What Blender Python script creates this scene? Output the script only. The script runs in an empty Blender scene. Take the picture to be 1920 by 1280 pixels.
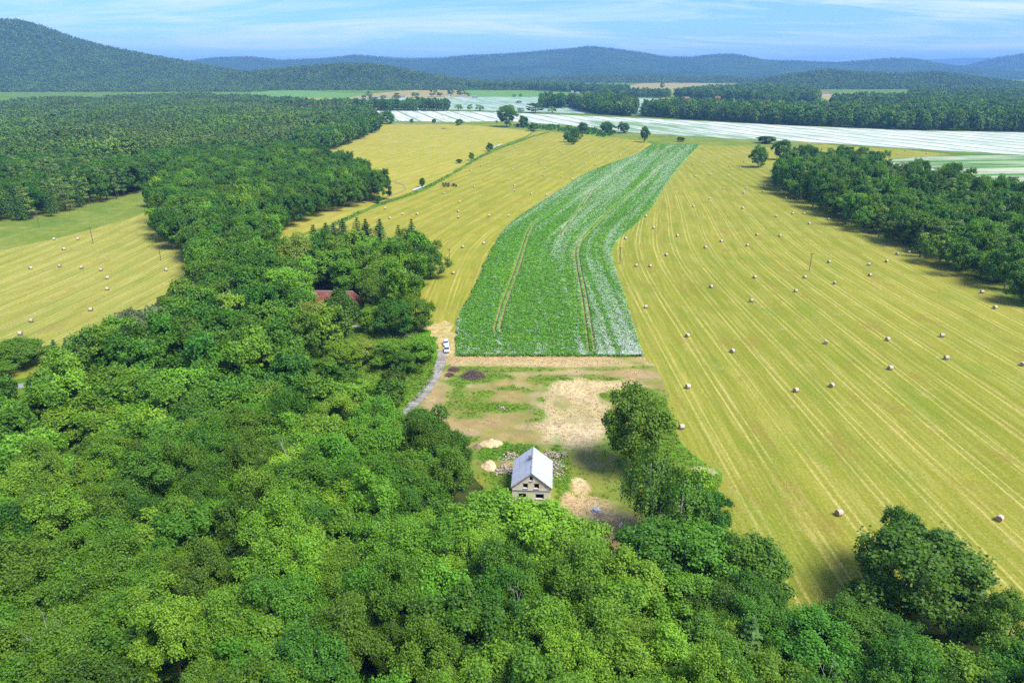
import bpy, bmesh, math, random
import numpy as np
from mathutils import Vector, Matrix
from mathutils.geometry import delaunay_2d_cdt

random.seed(7)
RNG = np.random.default_rng(7)
R = math.radians
scene = bpy.context.scene
col = scene.collection

# ------------------------------------------------------------------ camera, sky, sun, exposure
CAM_H = 84.0
HAZE = 0.000095
PITCH = math.atan(502 / 1280.0)
cam_data = bpy.data.cameras.new("camera")
cam_data.sensor_width = 36.0
cam_data.lens = 24.0
cam_data.clip_start = 1.0
cam_data.clip_end = 60000.0
cam = bpy.data.objects.new("camera", cam_data)
cam.location = (0, 0, CAM_H)
cam.rotation_euler = (math.pi / 2 - PITCH, 0, 0)
col.objects.link(cam)
scene.camera = cam

SUN_EL, SUN_AZ = 56.0, 124.0          # azimuth clockwise from +Y: from the right, a little behind the camera
world = bpy.data.worlds.new("World")
scene.world = world
world.use_nodes = True
wn, wl = world.node_tree.nodes, world.node_tree.links
wn.clear()
wo = wn.new("ShaderNodeOutputWorld")
bg = wn.new("ShaderNodeBackground")
sky = wn.new("ShaderNodeTexSky")
sky.sky_type = 'NISHITA'
sky.sun_disc = False
sky.sun_elevation = R(SUN_EL)
sky.sun_rotation = R(SUN_AZ)
sky.altitude = 400
sky.air_density = 1.0
sky.dust_density = 0.35
sky.ozone_density = 3.0
bg.inputs[1].default_value = 0.15
# thin cirrus: noise on the direction projected to a cloud level, so streaks flatten towards the horizon
tc = wn.new("ShaderNodeTexCoord")
sep = wn.new("ShaderNodeSeparateXYZ"); wl.new(tc.outputs['Generated'], sep.inputs[0])
def wmath(op, a, b=None, clamp=False):
    n = wn.new("ShaderNodeMath"); n.operation = op; n.use_clamp = clamp
    for i, v in enumerate((a, b)):
        if v is None: continue
        if isinstance(v, (int, float)): n.inputs[i].default_value = v
        else: wl.new(v, n.inputs[i])
    return n.outputs[0]
zz = wmath('ADD', wmath('MAXIMUM', sep.outputs[2], 0.0), 0.10)
cx = wmath('DIVIDE', sep.outputs[0], zz); cy = wmath('DIVIDE', sep.outputs[1], zz)
cxy = wn.new("ShaderNodeCombineXYZ"); wl.new(cx, cxy.inputs[0]); wl.new(cy, cxy.inputs[1])
mp = wn.new("ShaderNodeMapping"); mp.inputs['Scale'].default_value = (0.55, 1.3, 1); mp.inputs['Rotation'].default_value = (0, 0, R(-14)); mp.inputs['Location'].default_value = (3.1, 1.7, 0)
wl.new(cxy.outputs[0], mp.inputs[0])
n1 = wn.new("ShaderNodeTexNoise"); n1.inputs['Scale'].default_value = 0.75; n1.inputs['Detail'].default_value = 8; n1.inputs['Roughness'].default_value = 0.62; n1.inputs['Distortion'].default_value = 0.9
wl.new(mp.outputs[0], n1.inputs['Vector'])
mr = wn.new("ShaderNodeMapRange"); mr.inputs[1].default_value = 0.44; mr.inputs[2].default_value = 0.66; mr.inputs[3].default_value = 0.0; mr.inputs[4].default_value = 0.85
wl.new(n1.outputs[0], mr.inputs[0])
tint = wn.new("ShaderNodeMix"); tint.data_type = 'RGBA'; tint.blend_type = 'MULTIPLY'; tint.inputs[0].default_value = 1.0
wl.new(sky.outputs[0], tint.inputs[6]); tint.inputs[7].default_value = (0.265, 0.385, 0.66, 1)
mixc = wn.new("ShaderNodeMix"); mixc.data_type = 'RGBA'
wl.new(mr.outputs[0], mixc.inputs[0]); wl.new(tint.outputs[2], mixc.inputs[6]); mixc.inputs[7].default_value = (2.9, 3.25, 3.85, 1)
wl.new(mixc.outputs[2], bg.inputs[0]); wl.new(bg.outputs[0], wo.inputs[0])

sun_data = bpy.data.lights.new("sun", 'SUN')
sun_data.energy = 2.7
sun_data.angle = R(25.0)
sun_data.color = (1.0, 0.955, 0.88)
sun = bpy.data.objects.new("sun", sun_data)
sdir = Vector((math.cos(R(SUN_EL)) * math.sin(R(SUN_AZ)), math.cos(R(SUN_EL)) * math.cos(R(SUN_AZ)), math.sin(R(SUN_EL))))
sun.rotation_euler = (-sdir).to_track_quat('-Z', 'Y').to_euler()
sun.location = (200, -100, 300)
col.objects.link(sun)

vs = scene.view_settings
vs.view_transform = 'Standard'
vs.look = 'None'
vs.exposure = 1.36
vs.gamma = 1.0
vs.use_curve_mapping = False
cy_ = scene.cycles
cy_.max_bounces = 5
cy_.diffuse_bounces = 3
cy_.glossy_bounces = 2
cy_.transmission_bounces = 3
cy_.transparent_max_bounces = 4
cy_.volume_bounces = 0
cy_.use_denoising = False
cy_.use_adaptive_sampling = True
cy_.adaptive_threshold = 0.02
cy_.caustics_reflective = False
cy_.caustics_refractive = False

# ------------------------------------------------------------------ survey: photograph bearings -> places on the land
def rise(y):
    """height of the land by distance: level near, a gentle rise beyond 1.3 km, level again past 4.5 km"""
    y = np.asarray(y, float)
    sp = lambda t: np.logaddexp(0, t / 90.0) * 90.0
    return 0.012 * (sp(y - 1300) - sp(y - 4500))
def at(px, py, z=0.0):
    u = (px - 960) / 1280.0; v = (640 - py) / 1280.0
    d = (u, math.cos(PITCH) + v * math.sin(PITCH), -math.sin(PITCH) + v * math.cos(PITCH))
    if d[2] > -0.0015: d = (d[0], d[1], -0.0015)
    t = (CAM_H - z) / -d[2]
    if t * d[1] > 1000:
        for _ in range(40):
            t = 0.5 * t + 0.5 * (CAM_H - z - float(rise(t * d[1]))) / -d[2]
    return (d[0] * t, d[1] * t)
def poly(pts, z=0.0): return np.array([at(x, y, z) for x, y in pts])

# ------------------------------------------------------------------ helpers
def inside(P, pts):
    P = np.asarray(P); pts = np.asarray(pts); x, y = pts[:, 0], pts[:, 1]
    c = np.zeros(len(pts), bool); j = len(P) - 1
    for i in range(len(P)):
        xi, yi = P[i]; xj, yj = P[j]
        k = ((yi > y) != (yj > y)) & (x < (xj - xi) * (y - yi) / (yj - yi + 1e-12) + xi)
        c ^= k; j = i
    return c
def seg_dist(pl, pts):
    pl = np.asarray(pl, float); pts = np.asarray(pts, float)
    best = np.full(len(pts), 1e9)
    for a, b in zip(pl[:-1], pl[1:]):
        ab = b - a; t = np.clip(((pts - a) @ ab) / (ab @ ab + 1e-12), 0, 1)
        d = np.linalg.norm(pts - (a + t[:, None] * ab), axis=1)
        best = np.minimum(best, d)
    return best
def densify(pl, step):
    pl = np.asarray(pl, float); out = []
    for a, b in zip(pl[:-1], pl[1:]):
        n = max(1, int(np.linalg.norm(b - a) / step))
        for k in range(n): out.append(a + (b - a) * k / n)
    out.append(pl[-1]); return np.array(out)
def smooth(pl, n=2):
    pl = np.asarray(pl, float)
    for _ in range(n):
        q = [pl[0]]
        for a, b in zip(pl[:-1], pl[1:]): q += [a * .75 + b * .25, a * .25 + b * .75]
        q.append(pl[-1]); pl = np.array(q)
    return pl
_ph = np.random.default_rng(3).random((64, 64))
def vnoise(x, y):
    x = np.asarray(x, float); y = np.asarray(y, float)
    xi = np.floor(x).astype(int); yi = np.floor(y).astype(int); fx = x - xi; fy = y - yi
    fx = fx * fx * (3 - 2 * fx); fy = fy * fy * (3 - 2 * fy)
    g = lambda a, b: _ph[a % 64, b % 64]
    return (g(xi, yi) * (1 - fx) + g(xi + 1, yi) * fx) * (1 - fy) + (g(xi, yi + 1) * (1 - fx) + g(xi + 1, yi + 1) * fx) * fy
def fbm(x, y, o=4):
    v = 0; a = .5
    for k in range(o):
        v = v + a * vnoise(x * 2 ** k + 17.3 * k, y * 2 ** k + 5.1 * k); a *= .5
    return v / (1 - .5 ** o)
def sstep(a, b, x): t = np.clip((x - a) / (b - a), 0, 1); return t * t * (3 - 2 * t)

def mesh_np(name, V, Fc, mats, mi=None, smooth_=False):
    """V (n,3); Fc: list of arrays (k, 3 or 4)"""
    if not isinstance(Fc, (list, tuple)): Fc = [Fc]
    me = bpy.data.meshes.new(name)
    V = np.asarray(V, np.float32)
    me.vertices.add(len(V)); me.vertices.foreach_set('co', V.ravel())
    loops = np.concatenate([np.asarray(f, np.int32).ravel() for f in Fc])
    tot = np.concatenate([np.full(len(f), np.asarray(f).shape[1], np.int32) for f in Fc])
    st = np.concatenate([[0], np.cumsum(tot)[:-1]]).astype(np.int32)
    me.loops.add(len(loops)); me.loops.foreach_set('vertex_index', loops)
    me.polygons.add(len(tot)); me.polygons.foreach_set('loop_start', st); me.polygons.foreach_set('loop_total', tot)
    if mi is not None: me.polygons.foreach_set('material_index', np.asarray(mi, np.int32))
    if smooth_: me.polygons.foreach_set('use_smooth', np.ones(len(tot), bool))
    for m in (mats if isinstance(mats, (list, tuple)) else [mats]): me.materials.append(m)
    me.update(calc_edges=True); me.validate()
    return me
def link(name, data, parent=None, loc=None, rot=None, scale=None):
    o = bpy.data.objects.new(name, data); col.objects.link(o)
    if parent is not None: o.parent = parent
    if loc is not None: o.location = loc
    if rot is not None: o.rotation_euler = rot if isinstance(rot, (tuple, list)) else (0, 0, rot)
    if scale is not None: o.scale = scale if isinstance(scale, (tuple, list)) else (scale,) * 3
    return o
def tag(o, label=None, cat=None, group=None, kind=None):
    if label: o['label'] = label
    if cat: o['category'] = cat
    if group: o['group'] = group
    if kind: o['kind'] = kind
    return o

class MB:
    """collects boxes, tubes and faces and builds one mesh"""
    def __init__(s): s.v = []; s.f = []; s.m = []
    def add(s, vs, fs, mi=0):
        b = len(s.v); s.v += [tuple(v) for v in vs]
        s.f += [tuple(b + i for i in f) for f in fs]; s.m += [mi] * len(fs)
    def box(s, c, d, rz=0.0, mi=0, tilt=None):
        M = Matrix.Rotation(rz, 3, 'Z')
        if tilt is not None: M = tilt @ M
        vs = [Vector(c) + M @ Vector((x * d[0] / 2, y * d[1] / 2, z * d[2] / 2)) for z in (-1, 1) for x, y in ((-1, -1), (1, -1), (1, 1), (-1, 1))]
        s.add(vs, [(3, 2, 1, 0), (4, 5, 6, 7), (0, 1, 5, 4), (1, 2, 6, 5), (2, 3, 7, 6), (3, 0, 4, 7)], mi)
    def tube(s, pts, rad, n=6, mi=0, cap=True):
        rings = []
        pts = [Vector(p) for p in pts]
        for i, p in enumerate(pts):
            d = (pts[min(i + 1, len(pts) - 1)] - pts[max(i - 1, 0)])
            d = d.normalized() if d.length > 1e-9 else Vector((0, 0, 1))
            a = d.orthogonal().normalized(); b = d.cross(a)
            r = rad[i] if isinstance(rad, (list, tuple)) else rad
            rings.append([p + (a * math.cos(2 * math.pi * k / n) + b * math.sin(2 * math.pi * k / n)) * r for k in range(n)])
        vs = [v for r_ in rings for v in r_]; fs = []
        for i in range(len(rings) - 1):
            for k in range(n):
                fs.append((i * n + k, i * n + (k + 1) % n, (i + 1) * n + (k + 1) % n, (i + 1) * n + k))
        if cap: fs += [tuple(reversed(range(n))), tuple(range((len(rings) - 1) * n, len(rings) * n))]
        s.add(vs, fs, mi)
    def mesh(s, name, mats, smooth_=False):
        me = bpy.data.meshes.new(name); me.from_pydata(s.v, [], s.f)
        for m in (mats if isinstance(mats, (list, tuple)) else [mats]): me.materials.append(m)
        me.polygons.foreach_set('material_index', s.m)
        if smooth_: me.polygons.foreach_set('use_smooth', [True] * len(s.f))
        me.update(); return me
    def build(s, name, mats, parent=None, smooth_=False, **k): return link(name, s.mesh(name, mats, smooth_), parent, **k)

# ------------------------------------------------------------------ node material helper
class NT:
    def __init__(s, name):
        s.mat = bpy.data.materials.new(name); s.mat.use_nodes = True
        s.n = s.mat.node_tree.nodes; s.l = s.mat.node_tree.links; s.n.clear()
        s.out = s.n.new("ShaderNodeOutputMaterial")
    def put(s, sock, v):
        if v is None: return
        if isinstance(v, (int, float)): sock.default_value = v
        elif isinstance(v, (tuple, list)): sock.default_value = (*v, 1) if len(v) == 3 and sock.type == 'RGBA' else tuple(v)
        else: s.l.new(v, sock)
    def math(s, op, a, b=None, c=None, clamp=False):
        n = s.n.new("ShaderNodeMath"); n.operation = op; n.use_clamp = clamp
        for i, v in enumerate((a, b, c)): s.put(n.inputs[i], v)
        return n.outputs[0]
    def attr(s, name, kind='Fac'):
        n = s.n.new("ShaderNodeAttribute"); n.attribute_name = name; return n.outputs[kind]
    def pos(s): return s.n.new("ShaderNodeNewGeometry").outputs['Position']
    def objc(s): return s.n.new("ShaderNodeTexCoord").outputs['Object']
    def rnd(s): return s.n.new("ShaderNodeObjectInfo").outputs['Random']
    def xyz(s, x, y, z=0.0):
        n = s.n.new("ShaderNodeCombineXYZ")
        for i, v in enumerate((x, y, z)): s.put(n.inputs[i], v)
        return n.outputs[0]
    def vmul(s, v, k):
        n = s.n.new("ShaderNodeVectorMath"); n.operation = 'MULTIPLY'; s.put(n.inputs[0], v); s.put(n.inputs[1], k); return n.outputs[0]
    def noise(s, vec, scale, detail=3, rough=.55, dist=0, out=0):
        n = s.n.new("ShaderNodeTexNoise"); s.put(n.inputs['Vector'], vec)
        n.inputs['Scale'].default_value = scale; n.inputs['Detail'].default_value = detail
        n.inputs['Roughness'].default_value = rough; n.inputs['Distortion'].default_value = dist
        return n.outputs[out]
    def vor(s, vec, scale, out='Distance'):
        n = s.n.new("ShaderNodeTexVoronoi"); s.put(n.inputs['Vector'], vec); n.inputs['Scale'].default_value = scale; return n.outputs[out]
    def rng(s, v, a, b, c=0.0, d=1.0, sm=False):
        n = s.n.new("ShaderNodeMapRange"); s.put(n.inputs[0], v)
        if sm: n.interpolation_type = 'SMOOTHSTEP'
        for i, k in enumerate((a, b, c, d)): s.put(n.inputs[i + 1], k)
        return n.outputs[0]
    def mix(s, f, a, b, mode='MIX'):
        n = s.n.new("ShaderNodeMix"); n.data_type = 'RGBA'; n.blend_type = mode
        s.put(n.inputs[0], f); s.put(n.inputs[6], a); s.put(n.inputs[7], b); return n.outputs[2]
    def bump(s, h, strength=.4, dist=.1):
        n = s.n.new("ShaderNodeBump"); n.inputs['Strength'].default_value = strength; n.inputs['Distance'].default_value = dist
        s.l.new(h, n.inputs['Height']); return n.outputs[0]
    def pbr(s, c, rough=.8, spec=.3, metal=0.0, normal=None):
        n = s.n.new("ShaderNodeBsdfPrincipled"); s.put(n.inputs['Base Color'], c); s.put(n.inputs['Roughness'], rough)
        n.inputs['Specular IOR Level'].default_value = spec; s.put(n.inputs['Metallic'], metal)
        if normal is not None: s.l.new(normal, n.inputs['Normal'])
        s.l.new(n.outputs[0], s.out.inputs[0]); return s.mat
    def diffuse(s, c, normal=None):
        n = s.n.new("ShaderNodeBsdfDiffuse"); s.put(n.inputs[0], c)
        if normal is not None: s.l.new(normal, n.inputs['Normal'])
        s.l.new(n.outputs[0], s.out.inputs[0]); return s.mat

def simple(name, c, rough=.7, spec=.3, metal=0.0, var=.25, scale=3.0):
    t = NT(name); nz = t.noise(t.objc(), scale, 4)
    c2 = tuple(k * (1 - var) for k in c)
    return t.pbr(t.mix(t.rng(nz, .3, .7), c2, c), rough, spec, metal)

def foliage(name, ca, cb, trans=.28, stand=0.0):
    """leaf colour: each tree its own tone between ca and cb, sprays vary a little"""
    t = NT(name); r = t.rnd()
    c = t.mix(r, ca, cb)
    if stand:      # whole stands of different age and tone
        c = t.mix(t.rng(t.noise(t.vmul(t.pos(), (1, .6, 0)), .009, 4, .6), .38, .62, 0, stand), c, tuple(k * .45 for k in ca))
        c = t.mix(t.rng(t.noise(t.vmul(t.pos(), (1, .6, 0)), .014, 3, .6), .52, .66, 0, stand), c, (cb[0] * 1.5, cb[1] * 1.3, cb[2] * 1.1))
    nz = t.noise(t.pos(), .45, 3)
    c = t.mix(t.rng(nz, .35, .7, 0, .55), c, tuple(min(1, k * f) for k, f in zip(cb, (1.5, 1.35, 1.1))))
    r2 = t.math('FRACT', t.math('MULTIPLY', r, 7.31))
    h = t.n.new("ShaderNodeHueSaturation"); t.l.new(c, h.inputs['Color'])
    t.put(h.inputs['Value'], t.rng(r2, 0, 1, .76, 1.28)); t.put(h.inputs['Hue'], t.rng(t.math('FRACT', t.math('MULTIPLY', r, 31.7)), 0, 1, .486, .515))
    c = h.outputs[0]
    d = t.n.new("ShaderNodeBsdfDiffuse"); t.l.new(c, d.inputs[0])
    tr = t.n.new("ShaderNodeBsdfTranslucent"); t.l.new(t.mix(1.0, c, (1.0, 1.05, .45), 'MULTIPLY'), tr.inputs[0])
    m = t.n.new("ShaderNodeMixShader"); m.inputs[0].default_value = trans
    t.l.new(d.outputs[0], m.inputs[1]); t.l.new(tr.outputs[0], m.inputs[2])
    g = t.n.new("ShaderNodeBsdfGlossy"); g.inputs['Roughness'].default_value = .6; g.inputs[0].default_value = (.9, .95, .85, 1)
    m2 = t.n.new("ShaderNodeMixShader"); m2.inputs[0].default_value = .02
    t.l.new(m.outputs[0], m2.inputs[1]); t.l.new(g.outputs[0], m2.inputs[2])
    t.l.new(m2.outputs[0], t.out.inputs[0])
    return t.mat
# ------------------------------------------------------------------ ground materials
def hay_material(name, ca, cb, straw, W, off=0.0, line=.8, mott=.5, green=.0):
    """mown grass: rows run along 'row' (metres across) and 'along' (metres along)"""
    t = NT(name); s = t.attr('row'); a = t.attr('along')
    wob = t.math('MULTIPLY', t.math('SUBTRACT', t.noise(t.xyz(t.math('MULTIPLY', s, .02), t.math('MULTIPLY', a, .02)), 1.0, 2), .5), 2.6)
    sw = t.math('ADD', t.math('ADD', s, wob), off)
    # broad tone
    p = t.pos()
    big = t.noise(t.vmul(p, (.012, .006, 0)), 1.0, 3)
    c = t.mix(t.rng(big, .35, .65), ca, cb)
    # swath-to-swath tone
    sid = t.math('FLOOR', t.math('DIVIDE', sw, W * .5))
    wn_ = t.n.new("ShaderNodeTexWhiteNoise"); wn_.noise_dimensions = '1D'; t.l.new(sid, wn_.inputs['W'])
    c = t.mix(t.math('MULTIPLY', wn_.outputs[0], .35), c, tuple(k * .72 for k in ca))
    # streaks along the rows
    st = t.noise(t.xyz(t.math('MULTIPLY', sw, 1.0), t.math('MULTIPLY', a, .03)), 1.1, 4, .65)
    c = t.mix(t.rng(st, .45, .75, 0, .65), c, straw)
    st2 = t.noise(t.xyz(t.math('MULTIPLY', sw, .45), t.math('MULTIPLY', a, .015)), 1.0, 3, .6)
    c = t.mix(t.rng(st2, .5, .72, 0, .6), c, (ca[0] * .62, ca[1] * .78, ca[2] * .7))
    # pairs of straw lines left by the baler
    fr = t.math('FRACT', t.math('DIVIDE', t.math('ADD', s, off), W))
    ln = None
    jit = t.math('MULTIPLY', t.math('SUBTRACT', t.noise(t.xyz(t.math('MULTIPLY', s, .5), t.math('MULTIPLY', a, .12)), 1.0, 3), .5), .5)
    for q, k in ((.40, 1.0), (.61, .85)):
        d = t.math('MULTIPLY', t.math('ABSOLUTE', t.math('SUBTRACT', fr, q)), W)
        d = t.math('ADD', d, jit)
        f = t.math('MULTIPLY', t.rng(d, .08, .48, 1, 0, True), k)
        ln = f if ln is None else t.math('MAXIMUM', ln, f)
    brk = t.noise(t.xyz(t.math('MULTIPLY', t.math('FLOOR', t.math('DIVIDE', t.math('ADD', s, off), W)), 3.7), t.math('MULTIPLY', a, .018)), 1.0, 3)
    fine = t.noise(p, .9, 4, .7)
    ln = t.math('MULTIPLY', t.math('MULTIPLY', ln, t.rng(brk, .32, .55, .15, 1)), t.rng(fine, .3, .55, .35, 1))
    c = t.mix(t.math('MULTIPLY', ln, line), c, tuple(min(.9, k * 1.15) for k in straw))
    # dry, bleached spots and greener spots
    sp = t.noise(t.vmul(p, (.16, .10, .1)), 1.0, 5, .72)
    c = t.mix(t.rng(sp, .58, .72, 0, mott), c, (straw[0] * .95, straw[1] * .86, straw[2] * 1.25))
    gp = t.noise(t.vmul(p, (.05, .03, .1)), 1.3, 4, .6)
    c = t.mix(t.rng(gp, .5, .7, 0, .45 + green), c, (ca[0] * .55, ca[1] * .92, ca[2] * .8))
    br = t.noise(t.vmul(p, (.09, .045, .1)), 1.0, 6, .75)
    c = t.mix(t.rng(br, .54, .66, 0, .75), c, (ca[0] * 1.15, ca[1] * .78, ca[2] * 1.6))
    litter = t.noise(t.xyz(t.math('MULTIPLY', s, 2.2), t.math('MULTIPLY', a, .55)), 1.0, 4, .8)
    c = t.mix(t.rng(litter, .56, .70, 0, .75), c, (straw[0] * .95, straw[1] * .93, straw[2]))
    tex = t.noise(p, 1.6, 6, .88)
    c = t.mix(t.rng(tex, .40, .66, 0, .7), c, tuple(k * .42 for k in ca))
    return t.diffuse(c, t.bump(tex, .5, .25))

def grass_material(name, ca, cb, dry, dryf=.35):
    t = NT(name); p = t.pos()
    c = t.mix(t.rng(t.noise(p, .03, 4), .35, .65), ca, cb)
    c = t.mix(t.rng(t.noise(p, .16, 5, .7), .5, .72, 0, dryf), c, dry)
    tex = t.noise(p, 1.7, 5, .8)
    c = t.mix(t.rng(tex, .3, .7, 0, .5), c, tuple(k * .4 for k in ca))
    return t.diffuse(c, t.bump(tex, .6, .3))

def crop_material(name, ga, gb, white, wfrac, pscale, dots=True, strip=1.0, tram=0.0):
    """leafy crop in flower; white petals gather in streaks along the drill rows"""
    t = NT(name); s = t.attr('row'); a = t.attr('along'); p = t.pos()
    big = t.noise(t.xyz(t.math('MULTIPLY', s, .05 * strip), t.math('MULTIPLY', a, .006)), 1.0, 4, .6)
    st = t.noise(t.xyz(t.math('MULTIPLY', s, .5 * strip), t.math('MULTIPLY', a, .02)), 1.0, 4, .65)
    c = t.mix(t.rng(st, .35, .65), ga, gb)
    c = t.mix(t.rng(t.noise(p, 1.5, 4, .75), .35, .7, 0, .5), c, tuple(k * .45 for k in ga))
    c = t.mix(t.rng(t.noise(t.xyz(t.math('MULTIPLY', s, .11 * strip), t.math('MULTIPLY', a, .012)), 1.0, 3), .5, .68, 0, .5), c, (gb[0] * 1.7, gb[1] * 1.1, gb[2]))
    dens = t.math('ADD', t.math('MULTIPLY', big, .65), t.math('MULTIPLY', st, .35))
    wf = t.attr('white')
    dens = t.math('ADD', dens, wf)
    if dots:
        cell = t.vor(p, pscale, 'Color')
        sepc = t.n.new("ShaderNodeSeparateColor"); t.l.new(cell, sepc.inputs[0])
        dd = t.math('LESS_THAN', t.vor(p, pscale), .42)
        pick = t.math('LESS_THAN', sepc.outputs[0], t.rng(dens, .42, .80, 0, .95))
        f = t.math('MULTIPLY', dd, pick)
    else:
        f = t.rng(dens, .38, .60, 0.05, wfrac)
    if tram:      # sprayer wheel tracks and drill lines
        fr = t.math('FRACT', t.math('DIVIDE', s, tram)); d_ = t.math('MULTIPLY', t.math('ABSOLUTE', t.math('SUBTRACT', fr, .5)), tram)
        f = t.math('MULTIPLY', f, t.rng(d_, 1.6, 3.6, .05, 1)); fr2 = t.math('FRACT', t.math('DIVIDE', s, tram * .25)); d2_ = t.math('ABSOLUTE', t.math('SUBTRACT', fr2, .5))
        f = t.math('MULTIPLY', f, t.rng(d2_, .0, .28, .68, 1))
        f = t.math('MULTIPLY', f, t.rng(t.noise(t.xyz(t.math('MULTIPLY', s, .09), t.math('MULTIPLY', a, .012)), 1.0, 4, .7), .36, .55, .45, 1))
    c = t.mix(f, c, white)
    return t.diffuse(c)

GREEN_A, GREEN_B = (.105, .205, .022), (.17, .27, .03)
M = {}
M['ground'] = grass_material('meadow_grass', (.095, .19, .02), (.17, .26, .03), (.30, .28, .06))
M['rough'] = grass_material('rough_grass', (.13, .21, .03), (.24, .28, .05), (.42, .36, .12), .6)
M['lush'] = grass_material('lush_grass', (.07, .22, .015), (.13, .30, .02), (.25, .28, .05), .25)
M['lawn'] = grass_material('dry_lawn', (.26, .30, .035), (.36, .34, .05), (.50, .42, .12), .5)
M['hay_right'] = hay_material('mown_hay_right', (.235, .260, .026), (.322, .308, .042), (.54, .46, .14), 9.6, 0.0, .8, .5)
M['hay_left'] = hay_material('mown_hay_left', (.268, .278, .026), (.348, .325, .042), (.56, .47, .13), 9.4, 2.0, .8, .35)
M['hay_upper'] = hay_material('mown_hay_upper', (.345, .328, .036), (.412, .368, .054), (.60, .51, .17), 10.5, 1.0, .7, .3)
M['hay_meadow'] = hay_material('mown_hay_meadow', (.268, .292, .040), (.360, .340, .060), (.56, .49, .18), 9.0, 0.0, .85, .3)
M['poppy'] = crop_material('flowering_crop', (.072, .235, .020), (.145, .325, .034), (.58, .63, .54), .9, 3.8)
M['white_field'] = crop_material('white_flowering_crop', (.10, .24, .08), (.17, .31, .13), (.58, .575, .54), 1.0, 1.0, False, .9, 38.0)
M['teal_field'] = crop_material('pale_crop', (.11, .27, .12), (.17, .34, .17), (.44, .48, .44), .85, 1.0, False, .6, 60.0)
M['strip_field'] = crop_material('striped_green_crop', (.04, .16, .03), (.09, .25, .05), (.58, .56, .42), .9, 1.0, False, .8, 30.0)
M['tan_field'] = grass_material('tan_field', (.33, .28, .10), (.40, .33, .12), (.45, .36, .17), .5)
M['far_green'] = grass_material('far_green_field', (.12, .27, .05), (.17, .32, .07), (.30, .36, .12), .4)
t = NT('worn_ground'); p = t.pos(); M['worn'] = t.diffuse(t.mix(t.rng(t.noise(p, .35, 6, .8), .38, .62), (.27, .24, .05), (.56, .42, .21)))
M['soil'] = simple('soil', (.34, .27, .13), 1.0, 0.1, 0, .5, .8)
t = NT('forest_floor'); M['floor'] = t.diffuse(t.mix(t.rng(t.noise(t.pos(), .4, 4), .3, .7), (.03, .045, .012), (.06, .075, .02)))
t = NT('asphalt'); M['asphalt'] = t.diffuse(t.mix(t.rng(t.noise(t.pos(), 1.2, 4), .3, .7), (.20, .20, .21), (.30, .30, .31)))

# ------------------------------------------------------------------ land sheets
def sheet(name, P, mat, lift, step, row=None, label=None, zf=None, white=None, holes=(), depth=0.0, wiggle=0.0, edge=None):
    """polygon P (world xy) laid on the land, filled with points every 'step' metres"""
    P = np.asarray(P, float)
    B = densify(np.vstack([P, P[:1]]), edge or step)[:-1]
    if wiggle:
        k = np.arange(len(B))
        B = B + np.stack([vnoise(B[:, 0] * .3 + 3, B[:, 1] * .3) - .5, vnoise(B[:, 1] * .3, B[:, 0] * .3 + 9) - .5], 1) * 2 * wiggle
    lo, hi = B.min(0), B.max(0)
    gx, gy = np.meshgrid(np.arange(lo[0], hi[0], step), np.arange(lo[1], hi[1], step))
    I = np.stack([gx.ravel(), gy.ravel()], 1); I = I[inside(B, I)]
    I = I[seg_dist(np.vstack([B, B[:1]]), I) > step * .3] if len(B) < 900 else I
    verts = [Vector(p) for p in B]; edges = [(i, (i + 1) % len(B)) for i in range(len(B))]
    for hp in holes:
        b = len(verts); verts += [Vector(p) for p in hp]; edges += [(b + i, b + (i + 1) % len(hp)) for i in range(len(hp))]
    verts += [Vector(p) for p in I]
    vo, eo, fo, *_ = delaunay_2d_cdt(verts, edges, [], 1 if not holes else 1, 1e-4)
    V2 = np.array([tuple(v) for v in vo]); Fa = np.array([f for f in fo if len(f) == 3])
    if True:
        cen = V2[Fa].mean(1); keep = inside(B, cen)
        for hp in holes: keep &= ~inside(hp, cen)
        Fa = Fa[keep]
    z = rise(V2[:, 1]) + lift
    if zf is not None: z = z + zf(V2[:, 0], V2[:, 1])
    a = V2[Fa]; cr = (a[:, 1, 0] - a[:, 0, 0]) * (a[:, 2, 1] - a[:, 0, 1]) - (a[:, 1, 1] - a[:, 0, 1]) * (a[:, 2, 0] - a[:, 0, 0])
    Fa[cr < 0] = Fa[cr < 0][:, ::-1]
    V3 = np.column_stack([V2, z]); Fs = [Fa]
    if depth:
        E = np.concatenate([Fa[:, [0, 1]], Fa[:, [1, 2]], Fa[:, [2, 0]]])
        key = np.sort(E, 1); _, inv, cnt = np.unique(key, axis=0, return_inverse=True, return_counts=True)
        be = E[cnt[inv.ravel()] == 1]; n = len(V3)
        low = V3.copy(); low[:, 2] -= depth
        V3 = np.vstack([V3, low]); Fs.append(np.column_stack([be[:, 1], be[:, 0], be[:, 0] + n, be[:, 1] + n]))
    me = mesh_np(name, V3, Fs, mat)
    if row is not None:
        s, al = row(V3[:, 0].astype(float), V3[:, 1].astype(float))
        for nm, arr in (('row', s), ('along', al)):
            at_ = me.attributes.new(nm, 'FLOAT', 'POINT'); at_.data.foreach_set('value', np.asarray(arr, np.float32))
    at_ = me.attributes.new('white', 'FLOAT', 'POINT')
    at_.data.foreach_set('value', np.asarray(white(V3[:, 0], V3[:, 1]) if white else np.zeros(len(V3)), np.float32))
    o = link(name, me); tag(o, label, None, None, 'structure'); return o

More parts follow.
